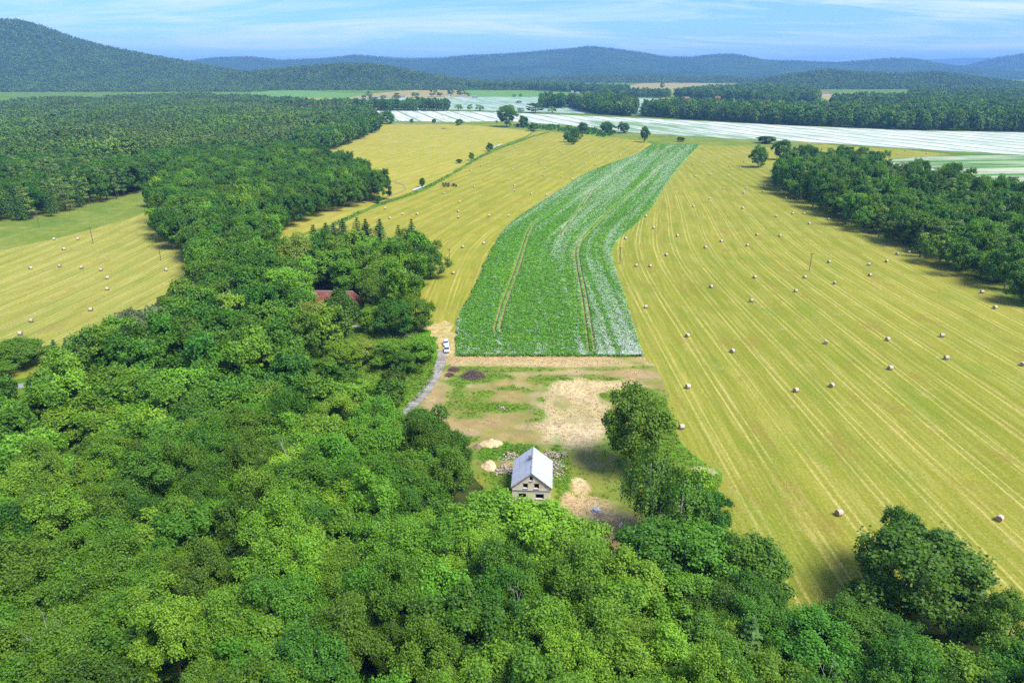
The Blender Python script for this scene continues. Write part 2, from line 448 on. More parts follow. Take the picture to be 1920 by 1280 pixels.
sp_ = lambda t, k=25.: np.logaddexp(0, np.asarray(t, float) / k) * k
row_right = lambda x, y: ((x - 45) - .30 * sp_(y - 340) * (1 - .75 * np.clip((x - 45) / 170, 0, 1)), y + .3 * x)
row_left = lambda x, y: ((x + 18) - .31 * sp_(y - 350), y + .3 * x)
row_upper = lambda x, y: ((x - .30 * y) / 1.044, y + .3 * x)
row_poppy = lambda x, y: (x - 12 - .325 * sp_(y - 350, 18.), y + .3 * x)

# the land itself, one sheet out to the horizon
ys = np.concatenate([np.arange(-400, 1000, 50), np.arange(1000, 5200, 20), np.linspace(5200, 30000, 40)])
xs = np.concatenate([[-26000, -14000, -8000, -5000], np.arange(-3500, 3501, 250), [5000, 8000, 14000, 26000]])
gx, gy = np.meshgrid(xs, ys); n1_, n2_ = gx.shape
idx = np.arange(n1_ * n2_).reshape(n1_, n2_)
gF = np.stack([idx[:-1, :-1], idx[:-1, 1:], idx[1:, 1:], idx[1:, :-1]], -1).reshape(-1, 4)
tag(link('ground', mesh_np('ground', np.column_stack([gx.ravel(), gy.ravel(), rise(gy.ravel())]), gF, M['ground'], None, True)), 'green grassland running out to the hills', None, None, 'structure')

POPPY_R = [(1312, 272), (1270, 315), (1240, 360), (1215, 400), (1175, 435), (1152, 455), (1146, 472), (1148, 490), (1165, 540), (1190, 620), (1203, 668)]
POPPY_L = [(857, 668), (856, 600), (872, 573), (890, 540), (915, 480), (935, 445), (960, 415), (1030, 370), (1090, 330), (1130, 312), (1195, 290), (1205, 282), (1222, 272)]
wR = smooth(poly(POPPY_R), 2); wL = smooth(poly(POPPY_L), 2)

HR = np.vstack([poly([(1318, 268), (1440, 266), (1560, 272), (1700, 281), (1790, 290), (2050, 300)]), [(400, 300), (330, 60)],
                poly([(1960, 1190), (1650, 1190), (1480, 1160), (1390, 1040), (1350, 960), (1345, 890), (1275, 835), (1245, 760), (1215, 690), (1195, 668)]), (wR[::-1] - (3, 0))[2:]])
sheet('hay_field', HR, M['hay_right'], .03, 6.0, row_right, 'large mown hay field with curved straw rows on the right')
HL = np.vstack([wL + (3, 0), poly([(1205, 262), (1100, 250), (1060, 242), (1005, 246), (980, 262), (930, 280), (890, 300), (850, 325), (790, 358), (700, 390), (640, 420), (560, 445), (520, 455), (520, 480), (700, 540), (740, 660), (825, 672)])])
sheet('hay_field', HL, M['hay_left'], .034, 6.0, row_left, 'mown hay field between the ditch and the flowering crop')
HU = poly([(585, 276), (640, 258), (700, 236), (735, 231), (880, 233), (1002, 244), (985, 256), (930, 276), (890, 297), (845, 325), (780, 357), (700, 384), (640, 415), (560, 440), (520, 455), (500, 400), (560, 330)])
sheet('hay_field', HU, M['hay_upper'], .03, 8.0, row_upper, 'yellow mown hay field at the far left of the ditch')
ML = poly([(-120, 478), (0, 468), (120, 442), (230, 412), (290, 385), (300, 420), (345, 445), (372, 510), (310, 570), (200, 610), (110, 655), (85, 680), (-120, 668)])
mdir = np.array(at(270, 450)) - np.array(at(0, 565)); mdir /= np.linalg.norm(mdir)
row_meadow = lambda x, y: (x * mdir[1] - y * mdir[0] + .0006 * (y - 300) ** 2, x * mdir[0] + y * mdir[1])
sheet('hay_field', ML, M['hay_meadow'], .03, 6.0, row_meadow, 'mown meadow with pale rows at the left edge')
sheet('meadow', poly([(-120, 412), (0, 398), (75, 390), (220, 352), (290, 333), (300, 390), (230, 414), (120, 444), (0, 470), (-120, 480)]), M['rough'], .045, 12, None, 'unmown pale green meadow below the conifer forest')
sheet('verge', poly([(60, 384), (150, 362), (260, 333), (275, 338), (225, 352), (130, 377), (75, 392)]), M['lush'], .06, 10, None, 'bright green grass strip along the conifer forest')
sheet('lawn', poly([(-60, 685), (0, 684), (90, 678), (88, 702), (0, 716), (-60, 720)]), M['lawn'], .03, 5, None, 'dry yellow lawn beside the road')
sheet('road', poly([(-80, 727), (0, 722), (40, 719), (90, 713), (100, 719), (45, 727), (0, 731), (-80, 738)]), M['asphalt'], .05, 4, None, 'short piece of grey asphalt road at the left edge')

# rough verge along the right wood
sheet('verge', poly([(1440, 335), (1480, 360), (1530, 390), (1600, 428), (1700, 462), (1800, 505), (1880, 560), (1990, 620), (2100, 600), (1900, 470), (1700, 400), (1560, 330)]), M['rough'], .05, 7, None, 'unmown grass verge along the right wood', wiggle=1.5)
# ditch strip
dl = smooth(poly([(1065, 240), (1005, 254), (975, 265), (930, 281), (890, 300), (850, 326), (800, 353), (770, 366), (700, 388), (640, 414), (600, 436)]), 1)
nrm = np.gradient(dl, axis=0); nrm = np.stack([-nrm[:, 1], nrm[:, 0]], 1); nrm /= np.linalg.norm(nrm, axis=1)[:, None]
sheet('ditch_bank', np.vstack([dl + nrm * 2.0, (dl - nrm * 2.0)[::-1]]), M['ground'], .07, 4, None, 'green weedy ditch bank between the two hay fields', wiggle=1.6)
sheet('track', np.vstack([densify(poly([(690, 378), (720, 372), (760, 357), (757, 347), (735, 340)]), 6) + (0, 3), densify(poly([(690, 378), (720, 372), (760, 357), (757, 347), (735, 340)]), 6)[::-1] - (0, 3)]), M['soil'], .08, 3, None, 'bare curved field track at the wood corner')

# far fields
row_far = lambda x, y: ((x * .96 + y * .28), (-x * .28 + y * .96))
row_strip = lambda x, y: ((y - .10 * x) * .6, x)
def nz_white(x, y): return .05 + .22 * fbm(x * .004, y * .01) - .16 * sstep(.5, .2, (y - (1316 - (x - 235) * .70)) / 130 + .45) * sstep(90, 160, x) * sstep(420, 240, x)
sheet('white_flower_field', poly([(600, 206), (720, 206), (760, 207), (900, 210), (960, 212), (1200, 222), (1480, 236), (1700, 245), (1920, 249), (2150, 253), (2150, 300), (1920, 291), (1750, 282), (1500, 266), (1400, 262), (1300, 257), (1170, 248), (1110, 241), (1060, 235), (940, 227), (860, 229), (735, 227), (600, 228)]), M['white_field'], .35, 20, row_far, 'broad field of white flowers crossing behind the hay fields', white=nz_white, depth=.3)
sheet('flower_field', poly([(600, 187), (700, 185), (770, 184), (860, 182), (960, 182), (1180, 183), (1290, 188), (1420, 197), (1480, 201), (1700, 203), (1700, 217), (1560, 215), (1400, 209), (1200, 218), (1020, 211), (900, 208), (760, 205), (600, 203)]), M['teal_field'], .30, 20, row_far, 'pale blue-green flowering field beyond the tree belt', white=lambda x, y: .10 * fbm(x * .003, y * .008) - .02)
sheet('tan_field', poly([(520, 181), (640, 177), (700, 176), (760, 170), (820, 164), (862, 167), (885, 182), (770, 183), (700, 184.5), (640, 187), (520, 188)]), M['tan_field'], .25, 20, None, 'tan ploughed field below the wooded hill')
sheet('green_field', poly([(868, 169), (920, 169), (980, 170), (1100, 176), (1180, 179), (1185, 183), (960, 182), (885, 182)]), M['far_green'], .25, 20, None, 'pale green pasture below the mountains')
sheet('yellow_field', poly([(1150, 166), (1220, 154), (1300, 156), (1375, 158), (1365, 166), (1290, 172), (1170, 177)]), M['tan_field'], .25, 20, None, 'yellow stubble field before the mountain forest')
sheet('yellow_field', poly([(1530, 179), (1600, 174), (1700, 181), (1702, 191), (1560, 192)]), M['tan_field'], .25, 20, None, 'yellow field between the right woods')
sheet('meadow_strip', poly([(1240, 184), (1330, 188), (1500, 199), (1640, 202), (1640, 204), (1480, 203), (1330, 194), (1240, 188)]), M['tan_field'], .5, 20, None, 'thin tan meadow strip by the far village')
sheet('striped_field', poly([(1618, 304), (1700, 296), (1790, 291), (1960, 290), (2150, 296), (2150, 420), (1960, 385), (1850, 345), (1650, 312)]), M['strip_field'], .30, 8, row_strip, 'green crop field with white and straw stripes behind the right wood', depth=.25, white=lambda x, y: .22 * sstep(760, 860, y) - .0)
sheet('margin', poly([(735, 227.5), (860, 229), (940, 227.5), (1060, 236), (1110, 241.5), (1170, 249), (1300, 258), (1400, 262), (1500, 266), (1560, 270), (1480, 277), (1330, 272), (1215, 266), (1100, 252), (1000, 246), (880, 234), (735, 232)]), M['rough'], .08, 10, None, 'rough green field margin in front of the white field')
sheet('margin', poly([(950, 232), (1060, 238), (1110, 243), (1160, 250), (1130, 258), (1080, 248), (1000, 241)]), M['lush'], .11, 10, None, 'overgrown green corner beside the solitary tree')

# flowering crop strip, a real stand 0.7 m high with wheel tracks cut through it
def zp(L): return [(x / 3.047 + 840, y / 3.047 + 260) for x, y in L]
T1 = smooth(poly(zp([(560, 1147), (400, 1142), (310, 1125), (278, 1095), (285, 1060), (315, 950), (362, 830), (412, 690), (440, 590), (468, 512), (510, 470), (640, 400), (760, 330), (840, 282), (950, 200), (1080, 110)])), 2)
T2 = smooth(poly(zp([(822, 1222), (806, 1100), (782, 920), (748, 760), (733, 650), (750, 590), (790, 550), (905, 430), (1010, 342), (1100, 262), (1200, 172), (1300, 110), (1345, 62), (1325, 46), (1252, 45), (1232, 100), (1200, 165)])), 2)
T3 = smooth(poly(zp([(832, 285), (755, 400), (695, 480), (648, 540), (655, 562), (700, 570), (760, 565)])), 2)
T4 = smooth(poly(zp([(1218, 28), (1190, 80), (1160, 102)])), 1)
def strip_poly(c, off, w):
    c = densify(c, 3.0); n = np.gradient(c, axis=0); n = np.stack([-n[:, 1], n[:, 0]], 1); n /= np.linalg.norm(n, axis=1)[:, None] + 1e-9
    m = c + n * off
    return np.vstack([m + n * w / 2, (m - n * w / 2)[::-1]])
TRACKS = [(T1, .95), (T2, .95), (T3, .95), (T4, .95)]
holes = [strip_poly(c, sgn * o, .85) for c, o in TRACKS for sgn in (-1, 1)]
PP = np.vstack([wL, wR])
def poppy_white(x, y):
    s, a = row_poppy(x, y)
    w = .0 + .18 * sstep(430, 560, y) * sstep(850, 760, y) + .05 * sstep(8, 26, s) - .12 * sstep(16, 6, np.abs(s + 4)) * sstep(420, 330, y) + .05 * sstep(215, 205, y)
    return w + .55 * (fbm(s * .10, a * .004) - .5) + 1.1 * (fbm(s * .50 + 11, a * .005) - .5)
M_pz = lambda x, y: .25 * (fbm(x * .35, y * .35, 3) - .5)
sheet('flowering_crop', PP, M['poppy'], .47, 2.6, row_poppy, 'strip of green crop with white flowers and wheel tracks through it', M_pz, poppy_white, holes, .45, .8)
sheet('crop_soil', PP, M['soil'], .05, 12, None, 'bare soil under the flowering crop')
# ------------------------------------------------------------------ site: bare, half-overgrown ground round the house
SITE = np.vstack([poly([(826, 664), (1205, 667), (1228, 690), (1246, 722), (1252, 770), (1278, 835), (1348, 890), (1352, 960), (1300, 1000), (1180, 1060), (1100, 1050), (980, 990), (880, 930), (770, 850), (735, 800), (752, 779), (795, 745), (818, 706)])])
def site_color(x, y):
    n1 = fbm(x * .11, y * .11, 5); n2 = fbm(x * .5 + 40, y * .5, 4); n3 = fbm(x * .05 + 9, y * .14, 4)
    C = np.zeros((len(x), 3))
    def lay(col_, f): C[:] = C * (1 - f[:, None]) + np.array(col_) * f[:, None]
    lay((.255, .26, .040), np.ones(len(x)))
    lay((.14, .24, .022), sstep(.40, .56, n1))
    lay((.40, .28, .12), sstep(.54, .70, n3) * .8)
    lay((.20, .23, .04), sstep(.46, .60, fbm(x * .2 + 70, y * .33 + 3, 5)) * .7)
    P2 = np.stack([x, y], 1)
    def blob(px, py, rx, ry, ang, col_, k=1.0, e=.55):
        c = np.array(at(px, py)); d = P2 - c; ca, sa = math.cos(ang), math.sin(ang)
        u = (d[:, 0] * ca + d[:, 1] * sa) / rx; v = (-d[:, 0] * sa + d[:, 1] * ca) / ry
        r = np.sqrt(u * u + v * v) + (n1 - .5) * 1.0 + (n2 - .5) * .6
        lay(col_, sstep(1.15, e, r) * k)
    # tan strip below the crop
    blob(1020, 676, 42, 4.2, 0, (.52, .37, .17), 1.0); blob(1030, 684, 38, 2.2, 0, (.60, .46, .24), .7)
    blob(1010, 692, 30, 1.6, .02, (.20, .26, .04), .8); blob(1215, 705, 9, 4, -.5, (.40, .29, .15), .8)
    blob(1040, 700, 34, 2.0, .03, (.47, .33, .17), .7)
    # rut strip by the concrete track
    blob(812, 745, 3.0, 22, -.12, (.42, .33, .15), .9); blob(800, 770, 6, 8, -.3, (.38, .27, .13), .8)
    # brown soil
    for a in ((840, 740, 11, 6), (935, 785, 10, 6), (900, 800, 14, 5), (820, 790, 9, 7), (960, 745, 9, 5), (945, 725, 12, 4), (1180, 700, 10, 3), (960, 820, 10, 3.5)): blob(*a, .1, (.41, .28, .125), .65)
    for a in ((860, 812, 7, 2.5), (990, 800, 5, 2), (880, 722, 6, 2), (1010, 740, 4, 3)): blob(*a, .05, (.47, .35, .19), .7)
    # green patches
    for a in ((885, 712, 9, 5), (930, 705, 8, 3.5), (860, 740, 4.5, 8), (945, 767, 8, 3), (880, 780, 5, 2.2), (960, 728, 6, 2), (925, 760, 10, 2.5)): blob(*a, .1, (.115, .25, .018), .85, .3)
    # straw-pale cleared patch
    blob(1075, 765, 10.5, 24, .03, (.58, .45, .24), 1.0); blob(1085, 725, 15, 6, .0, (.66, .52, .27), 1.0); blob(1075, 810, 8.5, 12, .05, (.60, .49, .29), .9)
    blob(1140, 722, 11, 4.5, 0, (.62, .48, .25), .9); blob(1080, 775, 7, 6, 0, (.36, .32, .11), .55); blob(1050, 755, 3, 5, 0, (.24, .24, .06), .6)
    for a in ((1030, 712, 3, 1.6), (1060, 711, 3, 1.4), (1145, 711, 3, 1.4)): blob(*a, 0, (.07, .21, .015), 1)
    # round the house
    blob(940, 850, 9, 5, .1, (.075, .27, .012), 1.0); blob(975, 850, 5, 3.5, 0, (.04, .14, .015), .9)
    blob(1075, 890, 8, 14, -.1, (.23, .27, .04), 1.0); blob(1050, 880, 2.5, 14, 0, (.12, .27, .02), .9); blob(1140, 860, 5, 10, 0, (.13, .25, .025), .8)
    blob(1110, 860, 6, 5, 0, (.31, .24, .10), .6); blob(1150, 900, 6, 6, 0, (.30, .27, .06), .6); blob(1130, 985, 12, 8, 0, (.36, .26, .12), .8)
    for a in ((1087, 915, 1.8, 3.2), (1095, 945, 4.2, 2.6), (1090, 972, 2.2, 3.2), (1120, 945, 5, 1.8), (1148, 965, 3.8, 2.6), (1068, 940, 1.6, 3.4), (1105, 962, 3.5, 1.8)): blob(*a, 0, (.64, .46, .23), .95, .8)
    blob(1090, 982, 1.4, 1.6, 0, (.72, .66, .56), .95, .8); blob(1150, 1000, 3, 3, 0, (.50, .30, .15), .8); blob(1085, 905, 1.4, 1.8, 0, (.72, .60, .32), .9, .8)
    blob(1165, 930, 5, 9, 0, (.19, .25, .04), .7)
    # lush verge to the hay field
    for a in ((1248, 770, 4.5, 14), (1265, 820, 7, 9), (1300, 850, 9, 7), (1330, 890, 5, 5)): blob(*a, .1, (.115, .27, .02), 1.0)
    for a in ((1325, 885, 2.2, 1.6), (1310, 880, 2, 1.2)): blob(*a, 0, (.60, .48, .30), .8)
    C *= (.74 + .52 * n2)[:, None]
    # wheel ruts
    for L in ([(845, 735), (855, 765), (880, 790), (930, 800)], [(850, 732), (862, 760), (888, 783), (932, 793)], [(990, 700), (1100, 705), (1230, 712)], [(1000, 835), (1040, 832), (1090, 842), (1130, 838)], [(985, 815), (1000, 760), (1005, 730)]):
        d = seg_dist(smooth(poly(L), 2), P2); lay((.27, .19, .09), sstep(.55, .2, np.abs(d)) * .55 * (n2 > .42))
    return np.clip(C, 0, .9)
t = NT('site_ground'); c = t.attr('tone', 'Color'); p = t.pos()
tex = t.noise(p, 2.2, 6, .8)
c = t.mix(t.rng(tex, .32, .68, 0, .55), c, t.mix(1.0, c, (.42, .46, .40), 'MULTIPLY'))
c = t.mix(t.rng(t.noise(t.vmul(p, (3.2, .8, 1)), 1.0, 5, .8), .55, .75, 0, .35), c, (.62, .50, .27))
M['site'] = t.diffuse(c, t.bump(tex, .7, .3))
st_o = sheet('building_plot', SITE, M['site'], .055, .75, None, 'bare and weedy building plot round the derelict house', lambda x, y: .10 * (fbm(x * .3, y * .3) - .5), wiggle=1.2, edge=1.2)
V = np.empty(len(st_o.data.vertices) * 3, np.float32); st_o.data.vertices.foreach_get('co', V); V = V.reshape(-1, 3)
ca_ = st_o.data.color_attributes.new('tone', 'FLOAT_COLOR', 'POINT')
ca_.data.foreach_set('color', np.column_stack([site_color(V[:, 0].astype(float), V[:, 1].astype(float)), np.ones(len(V))]).astype(np.float32).ravel())
# grass round the track and orchard
sheet('orchard_grass', poly([(600, 640), (700, 600), (800, 625), (830, 645), (836, 664), (818, 706), (795, 745), (752, 779), (700, 800), (600, 760)]), M['lush'], .05, 3, None, 'green orchard grass beside the concrete track', wiggle=3, edge=4)
sheet('gateway', poly([(798, 610), (840, 600), (858, 640), (857, 668), (836, 668), (822, 655)]), M['worn'], .085, 2.0, None, 'worn bare gateway where the two cars stand', wiggle=1.6, edge=1.5)
# forest floor under the trees
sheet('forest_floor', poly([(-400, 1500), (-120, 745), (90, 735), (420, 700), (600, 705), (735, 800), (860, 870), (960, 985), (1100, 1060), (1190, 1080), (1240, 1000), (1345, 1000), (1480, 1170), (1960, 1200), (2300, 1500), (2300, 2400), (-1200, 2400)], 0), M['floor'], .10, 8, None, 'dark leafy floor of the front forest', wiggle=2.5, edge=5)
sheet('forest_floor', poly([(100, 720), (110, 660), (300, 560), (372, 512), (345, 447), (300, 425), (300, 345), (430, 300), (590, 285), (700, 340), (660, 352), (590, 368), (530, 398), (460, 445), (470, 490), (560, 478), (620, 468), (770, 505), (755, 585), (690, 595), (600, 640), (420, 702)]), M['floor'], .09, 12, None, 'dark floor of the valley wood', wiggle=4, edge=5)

# ------------------------------------------------------------------ leaf colours and tree prototypes
LEAF = {
    'broad': foliage('leaf_broad', (.066, .178, .010), (.128, .272, .016)),
    'dark': foliage('leaf_dark', (.040, .132, .010), (.080, .205, .014)),
    'olive': foliage('leaf_olive', (.060, .150, .010), (.104, .212, .015)),
    'lime': foliage('leaf_lime', (.165, .255, .028), (.235, .320, .040)),
    'bright': foliage('leaf_bright', (.104, .255, .012), (.172, .325, .020)),
    'silver': foliage('leaf_silver', (.15, .225, .090), (.21, .29, .125)),
    'birch': foliage('leaf_birch', (.085, .195, .014), (.13, .245, .022)),
    'spruce': foliage('leaf_spruce', (.052, .138, .022), (.092, .196, .034), .15, .4),
    'pine': foliage('leaf_pine', (.105, .205, .038), (.160, .265, .050), .15, .5),
    'far': foliage('leaf_far', (.090, .205, .026), (.155, .285, .034), .18, .6),
    'farpine': foliage('leaf_far_pine', (.085, .180, .030), (.150, .250, .040), .15, .7),
}
t = NT('bark'); M['bark'] = t.diffuse(t.mix(t.rng(t.noise(t.vmul(t.objc(), (4, 4, 1)), 1.5, 4), .35, .65), (.07, .05, .035), (.16, .13, .095)))
t = NT('birch_bark'); M['birch_bark'] = t.diffuse(t.mix(t.rng(t.noise(t.vmul(t.objc(), (2, 2, 6)), 1.0, 3), .58, .64), (.62, .60, .55), (.06, .055, .05)))
t = NT('dead_wood'); M['dead_wood'] = t.diffuse(t.mix(t.rng(t.noise(t.objc(), 2, 4), .35, .65), (.34, .30, .25), (.55, .50, .43)))

def unit(n, rng):
    v = rng.normal(size=(n, 3)); return v / np.linalg.norm(v, axis=1)[:, None]
def leaf_cards(P, N, L, Wd, rng, hang=None):
    n = len(P); t_ = unit(n, rng) if hang is None else hang
    t_ = t_ - N * (t_ * N).sum(1)[:, None]; t_ /= np.linalg.norm(t_, axis=1)[:, None] + 1e-9
    b = np.cross(N, t_); L = L[:, None]; Wd = Wd[:, None]
    V = np.stack([P - t_ * L * .5, P + b * Wd * .5 + N * Wd * .18, P + t_ * L * .5, P - b * Wd * .5 + N * Wd * .18], 1).reshape(-1, 3)
    return V, np.arange(4 * n).reshape(-1, 4)
def broad_crown(name, mat, seed, Rr=4.6, h=14.5, crown=.62, n=9000, leaf=.42, nl=15, flat=1.0, sub=9, gap=.15, up=.3, zlow=1.6):
    rng = np.random.default_rng(seed); Rz = h * crown / 2; c0 = np.array([0, 0, h - Rz])
    k = np.arange(nl) + .5; zc = 1 - zlow * k / nl; th = np.pi * (1 + 5 ** .5) * k + rng.random() * 6
    D = np.stack([np.sqrt(np.clip(1 - zc * zc, 0, 1)) * np.cos(th), np.sqrt(np.clip(1 - zc * zc, 0, 1)) * np.sin(th), zc], 1)
    D += rng.normal(size=D.shape) * .16
    lc = c0 + D * np.array([Rr, Rr, Rz * flat]) * np.where(zc > .45, rng.uniform(.62, .80, nl), rng.uniform(.48, .84, nl))[:, None]; lr = Rr * np.where(zc > .45, rng.uniform(.36, .5, nl), rng.uniform(.22, .48, nl))
    SC, SR, SO = [], [], []
    for c, r in zip(lc, lr):
        d = unit(sub * 3, rng); o = (c - c0 + [0, 0, Rz * .5]); o = o / (np.linalg.norm(o) + 1e-9)
        d = d[(d @ o) > -.25][:sub]
        SC.append(c + d * r * rng.uniform(.55, .85, (len(d), 1))); SR.append(r * rng.uniform(.30, .52, len(d))); SO.append(np.repeat(o[None], len(d), 0))
    SC = np.vstack(SC); SR = np.concatenate(SR); SO = np.vstack(SO)
    kp = rng.random(len(SR)) > .24; SC, SR, SO = SC[kp], SR[kp], SO[kp]
    w = SR ** 2; i = rng.choice(len(SR), int(n * 1.9), p=w / w.sum())
    d = unit(len(i), rng); ok = (d * SO[i]).sum(1) > -.35; i, d = i[ok], d[ok]
    P = SC[i] + d * SR[i][:, None] * rng.uniform(.55, 1.28, (len(i), 1))
    spr = SO[i] + [0, 0, .55] + rng.normal(size=(len(i), 3)) * .25      # sprays reach outwards and up
    P = P + spr * (SR[i] * np.where(rng.random(len(i)) < .45, rng.uniform(-.1, .75, len(i)), 0))[:, None]
    # thin out what is buried inside the crown
    q = (P - c0) / np.array([Rr, Rr, Rz]); buried = np.linalg.norm(q, axis=1) < .52
    keep = (~buried) | (rng.random(len(P)) < gap); P, d, i = P[keep][:n], d[keep][:n], i[keep][:n]
    N = d * .5 + SO[i] * .35 + rng.normal(size=P.shape) * .55 + [0, 0, up]; N /= np.linalg.norm(N, axis=1)[:, None]
    L = leaf * rng.uniform(.65, 1.35, len(P)); V_, F_ = leaf_cards(P, N, L, L * rng.uniform(.6, .9, len(P)), rng)
    return V_, F_
def trunk_mb(h, r, seed, limbs=6, spread=3.0, top=.72, lean=.5):
    rng = random.Random(seed); mb = MB()
    pts = [(0, 0, -.3)]; x = y = 0
    for k in range(1, 6):
        x += rng.uniform(-.2, .2) * lean; y += rng.uniform(-.2, .2) * lean; pts.append((x, y, h * top * k / 5))
    mb.tube(pts, [r * 1.25, r, r * .85, r * .7, r * .5, r * .25], 7)
    for k in range(limbs):
        z0 = h * rng.uniform(.32, .62); a = 2 * math.pi * k / limbs + rng.uniform(-.4, .4); s = spread * rng.uniform(.55, .9)
        mb.tube([(0, 0, z0), (math.cos(a) * s * .45, math.sin(a) * s * .45, z0 + s * .45), (math.cos(a) * s, math.sin(a) * s, z0 + s * .95)], [r * .42, r * .28, r * .08], 5, cap=False)
    return mb
def spruce_crown(seed, h=17, Rr=3.2, layers=17, per=9, cards=9, leaf=.6, base=.10):
    rng = np.random.default_rng(seed); P, N, Tn = [], [], []
    for l in range(layers):
        f = l / (layers - 1); z = h * (base + (1 - base) * f * .985); rr = Rr * (1 - f) ** .85 * rng.uniform(.85, 1.1) + .12
        for k in range(per):
            a = 2 * math.pi * (k + rng.uniform(-.35, .35)) / per + l * .7; q = rr * rng.uniform(.75, 1.15)
            for c in range(cards):
                s = (c + .6) / cards; r = q * s
                P.append((math.cos(a) * r + rng.normal() * .12 * rr, math.sin(a) * r + rng.normal() * .12 * rr, z - .30 * q * s * s + .12 * q * s + rng.normal() * .07)); Tn.append((math.cos(a), math.sin(a), -.35)); N.append((math.cos(a) * .35, math.sin(a) * .35, 1))
    P = np.array(P); N = np.array(N) + rng.normal(size=P.shape) * .3; N /= np.linalg.norm(N, axis=1)[:, None]
    L = leaf * rng.uniform(.8, 1.5, len(P)); return leaf_cards(P, N, L, L * .6, rng, np.array(Tn) + rng.normal(size=P.shape) * .35)
def pine_crown(seed, h=17, Rr=3.0, n=1600, leaf=.55, pads=16):
    rng = np.random.default_rng(seed); P, N = [], []
    for k in range(pads):
        f = rng.uniform(0, 1) ** .8; z = h * (.24 + .74 * f); rr = Rr * (1.0 - .75 * f); a = rng.uniform(0, 6.28); r = rr * rng.uniform(.2, .8)
        c = np.array([math.cos(a) * r, math.sin(a) * r, z]); m = n // pads; d = unit(m, rng)
        P.append(c + d * np.array([1.25, 1.25, .62]) * rng.uniform(.7, 1.05, (m, 1)) * rng.uniform(.8, 1.3)); N.append(d * .7 + [0, 0, .5])
    P = np.vstack(P); N = np.vstack(N) + rng.normal(size=P.shape) * .4; N /= np.linalg.norm(N, axis=1)[:, None]
    L = leaf * rng.uniform(.7, 1.4, len(P)); return leaf_cards(P, N, L, L * .55, rng)
def weeping_crown(seed, h=17, Rr=4.2, n=9000, leaf=.36):
    rng = np.random.default_rng(seed); P, N, T_ = [], [], []
    ns = 260
    for k in range(ns):
        f = rng.random(); a = rng.uniform(0, 6.28); zt = h * (.45 + .53 * f); rr = Rr * math.sin(math.pi * (.18 + .75 * (1 - f))) ** .8 * rng.uniform(.45, 1.0)
        x, y = math.cos(a) * rr, math.sin(a) * rr; ln = rng.uniform(1.6, 4.6); m = n // ns; s = rng.random(m)
        P.append(np.stack([x + rng.normal(size=m) * .22, y + rng.normal(size=m) * .22, zt - s * ln + rng.normal(size=m) * .1], 1)); o = np.array([math.cos(a), math.sin(a), .55])
        N.append(np.repeat(o[None], m, 0)); T_.append(np.repeat([[0, 0, -1.0]], m, 0))
    P = np.vstack(P); N = np.vstack(N) + rng.normal(size=P.shape) * .45; N /= np.linalg.norm(N, axis=1)[:, None]
    L = leaf * rng.uniform(.7, 1.5, len(P)); return leaf_cards(P, N, L, L * .5, rng, np.vstack(T_) + rng.normal(size=P.shape) * .4)
def plume_crown(seed, h=12, Rr=4.0, n=7000, leaf=.42):
    """many upright plumes, as on white willow"""
    rng = np.random.default_rng(seed); P, N, T_ = [], [], []; ns = 46
    for k in range(ns):
        a = rng.uniform(0, 6.28); r = Rr * math.sqrt(rng.random()); top = h * (1 - .42 * (r / Rr) ** 1.6) * rng.uniform(.82, 1.03); ln = rng.uniform(2.5, 5); m = n // ns
        s = rng.random(m); wd = .85 * (1 - s ** 2) + .08; d = rng.uniform(0, 6.28, m)
        P.append(np.stack([math.cos(a) * (r + (s * ln) * .14) + np.cos(d) * wd, math.sin(a) * (r + s * ln * .14) + np.sin(d) * wd, top - ln * (1 - s)], 1))
        N.append(np.stack([np.cos(d) + math.cos(a) * .4, np.sin(d) + math.sin(a) * .4, np.full(m, .5)], 1)); T_.append(np.repeat([[math.cos(a) * .3, math.sin(a) * .3, 1.0]], m, 0))
    P = np.vstack(P); N = np.vstack(N) + rng.normal(size=P.shape) * .35; N /= np.linalg.norm(N, axis=1)[:, None]
    L = leaf * rng.uniform(.8, 1.5, len(P)); return leaf_cards(P, N, L, L * .42, rng, np.vstack(T_) + rng.normal(size=P.shape) * .35)

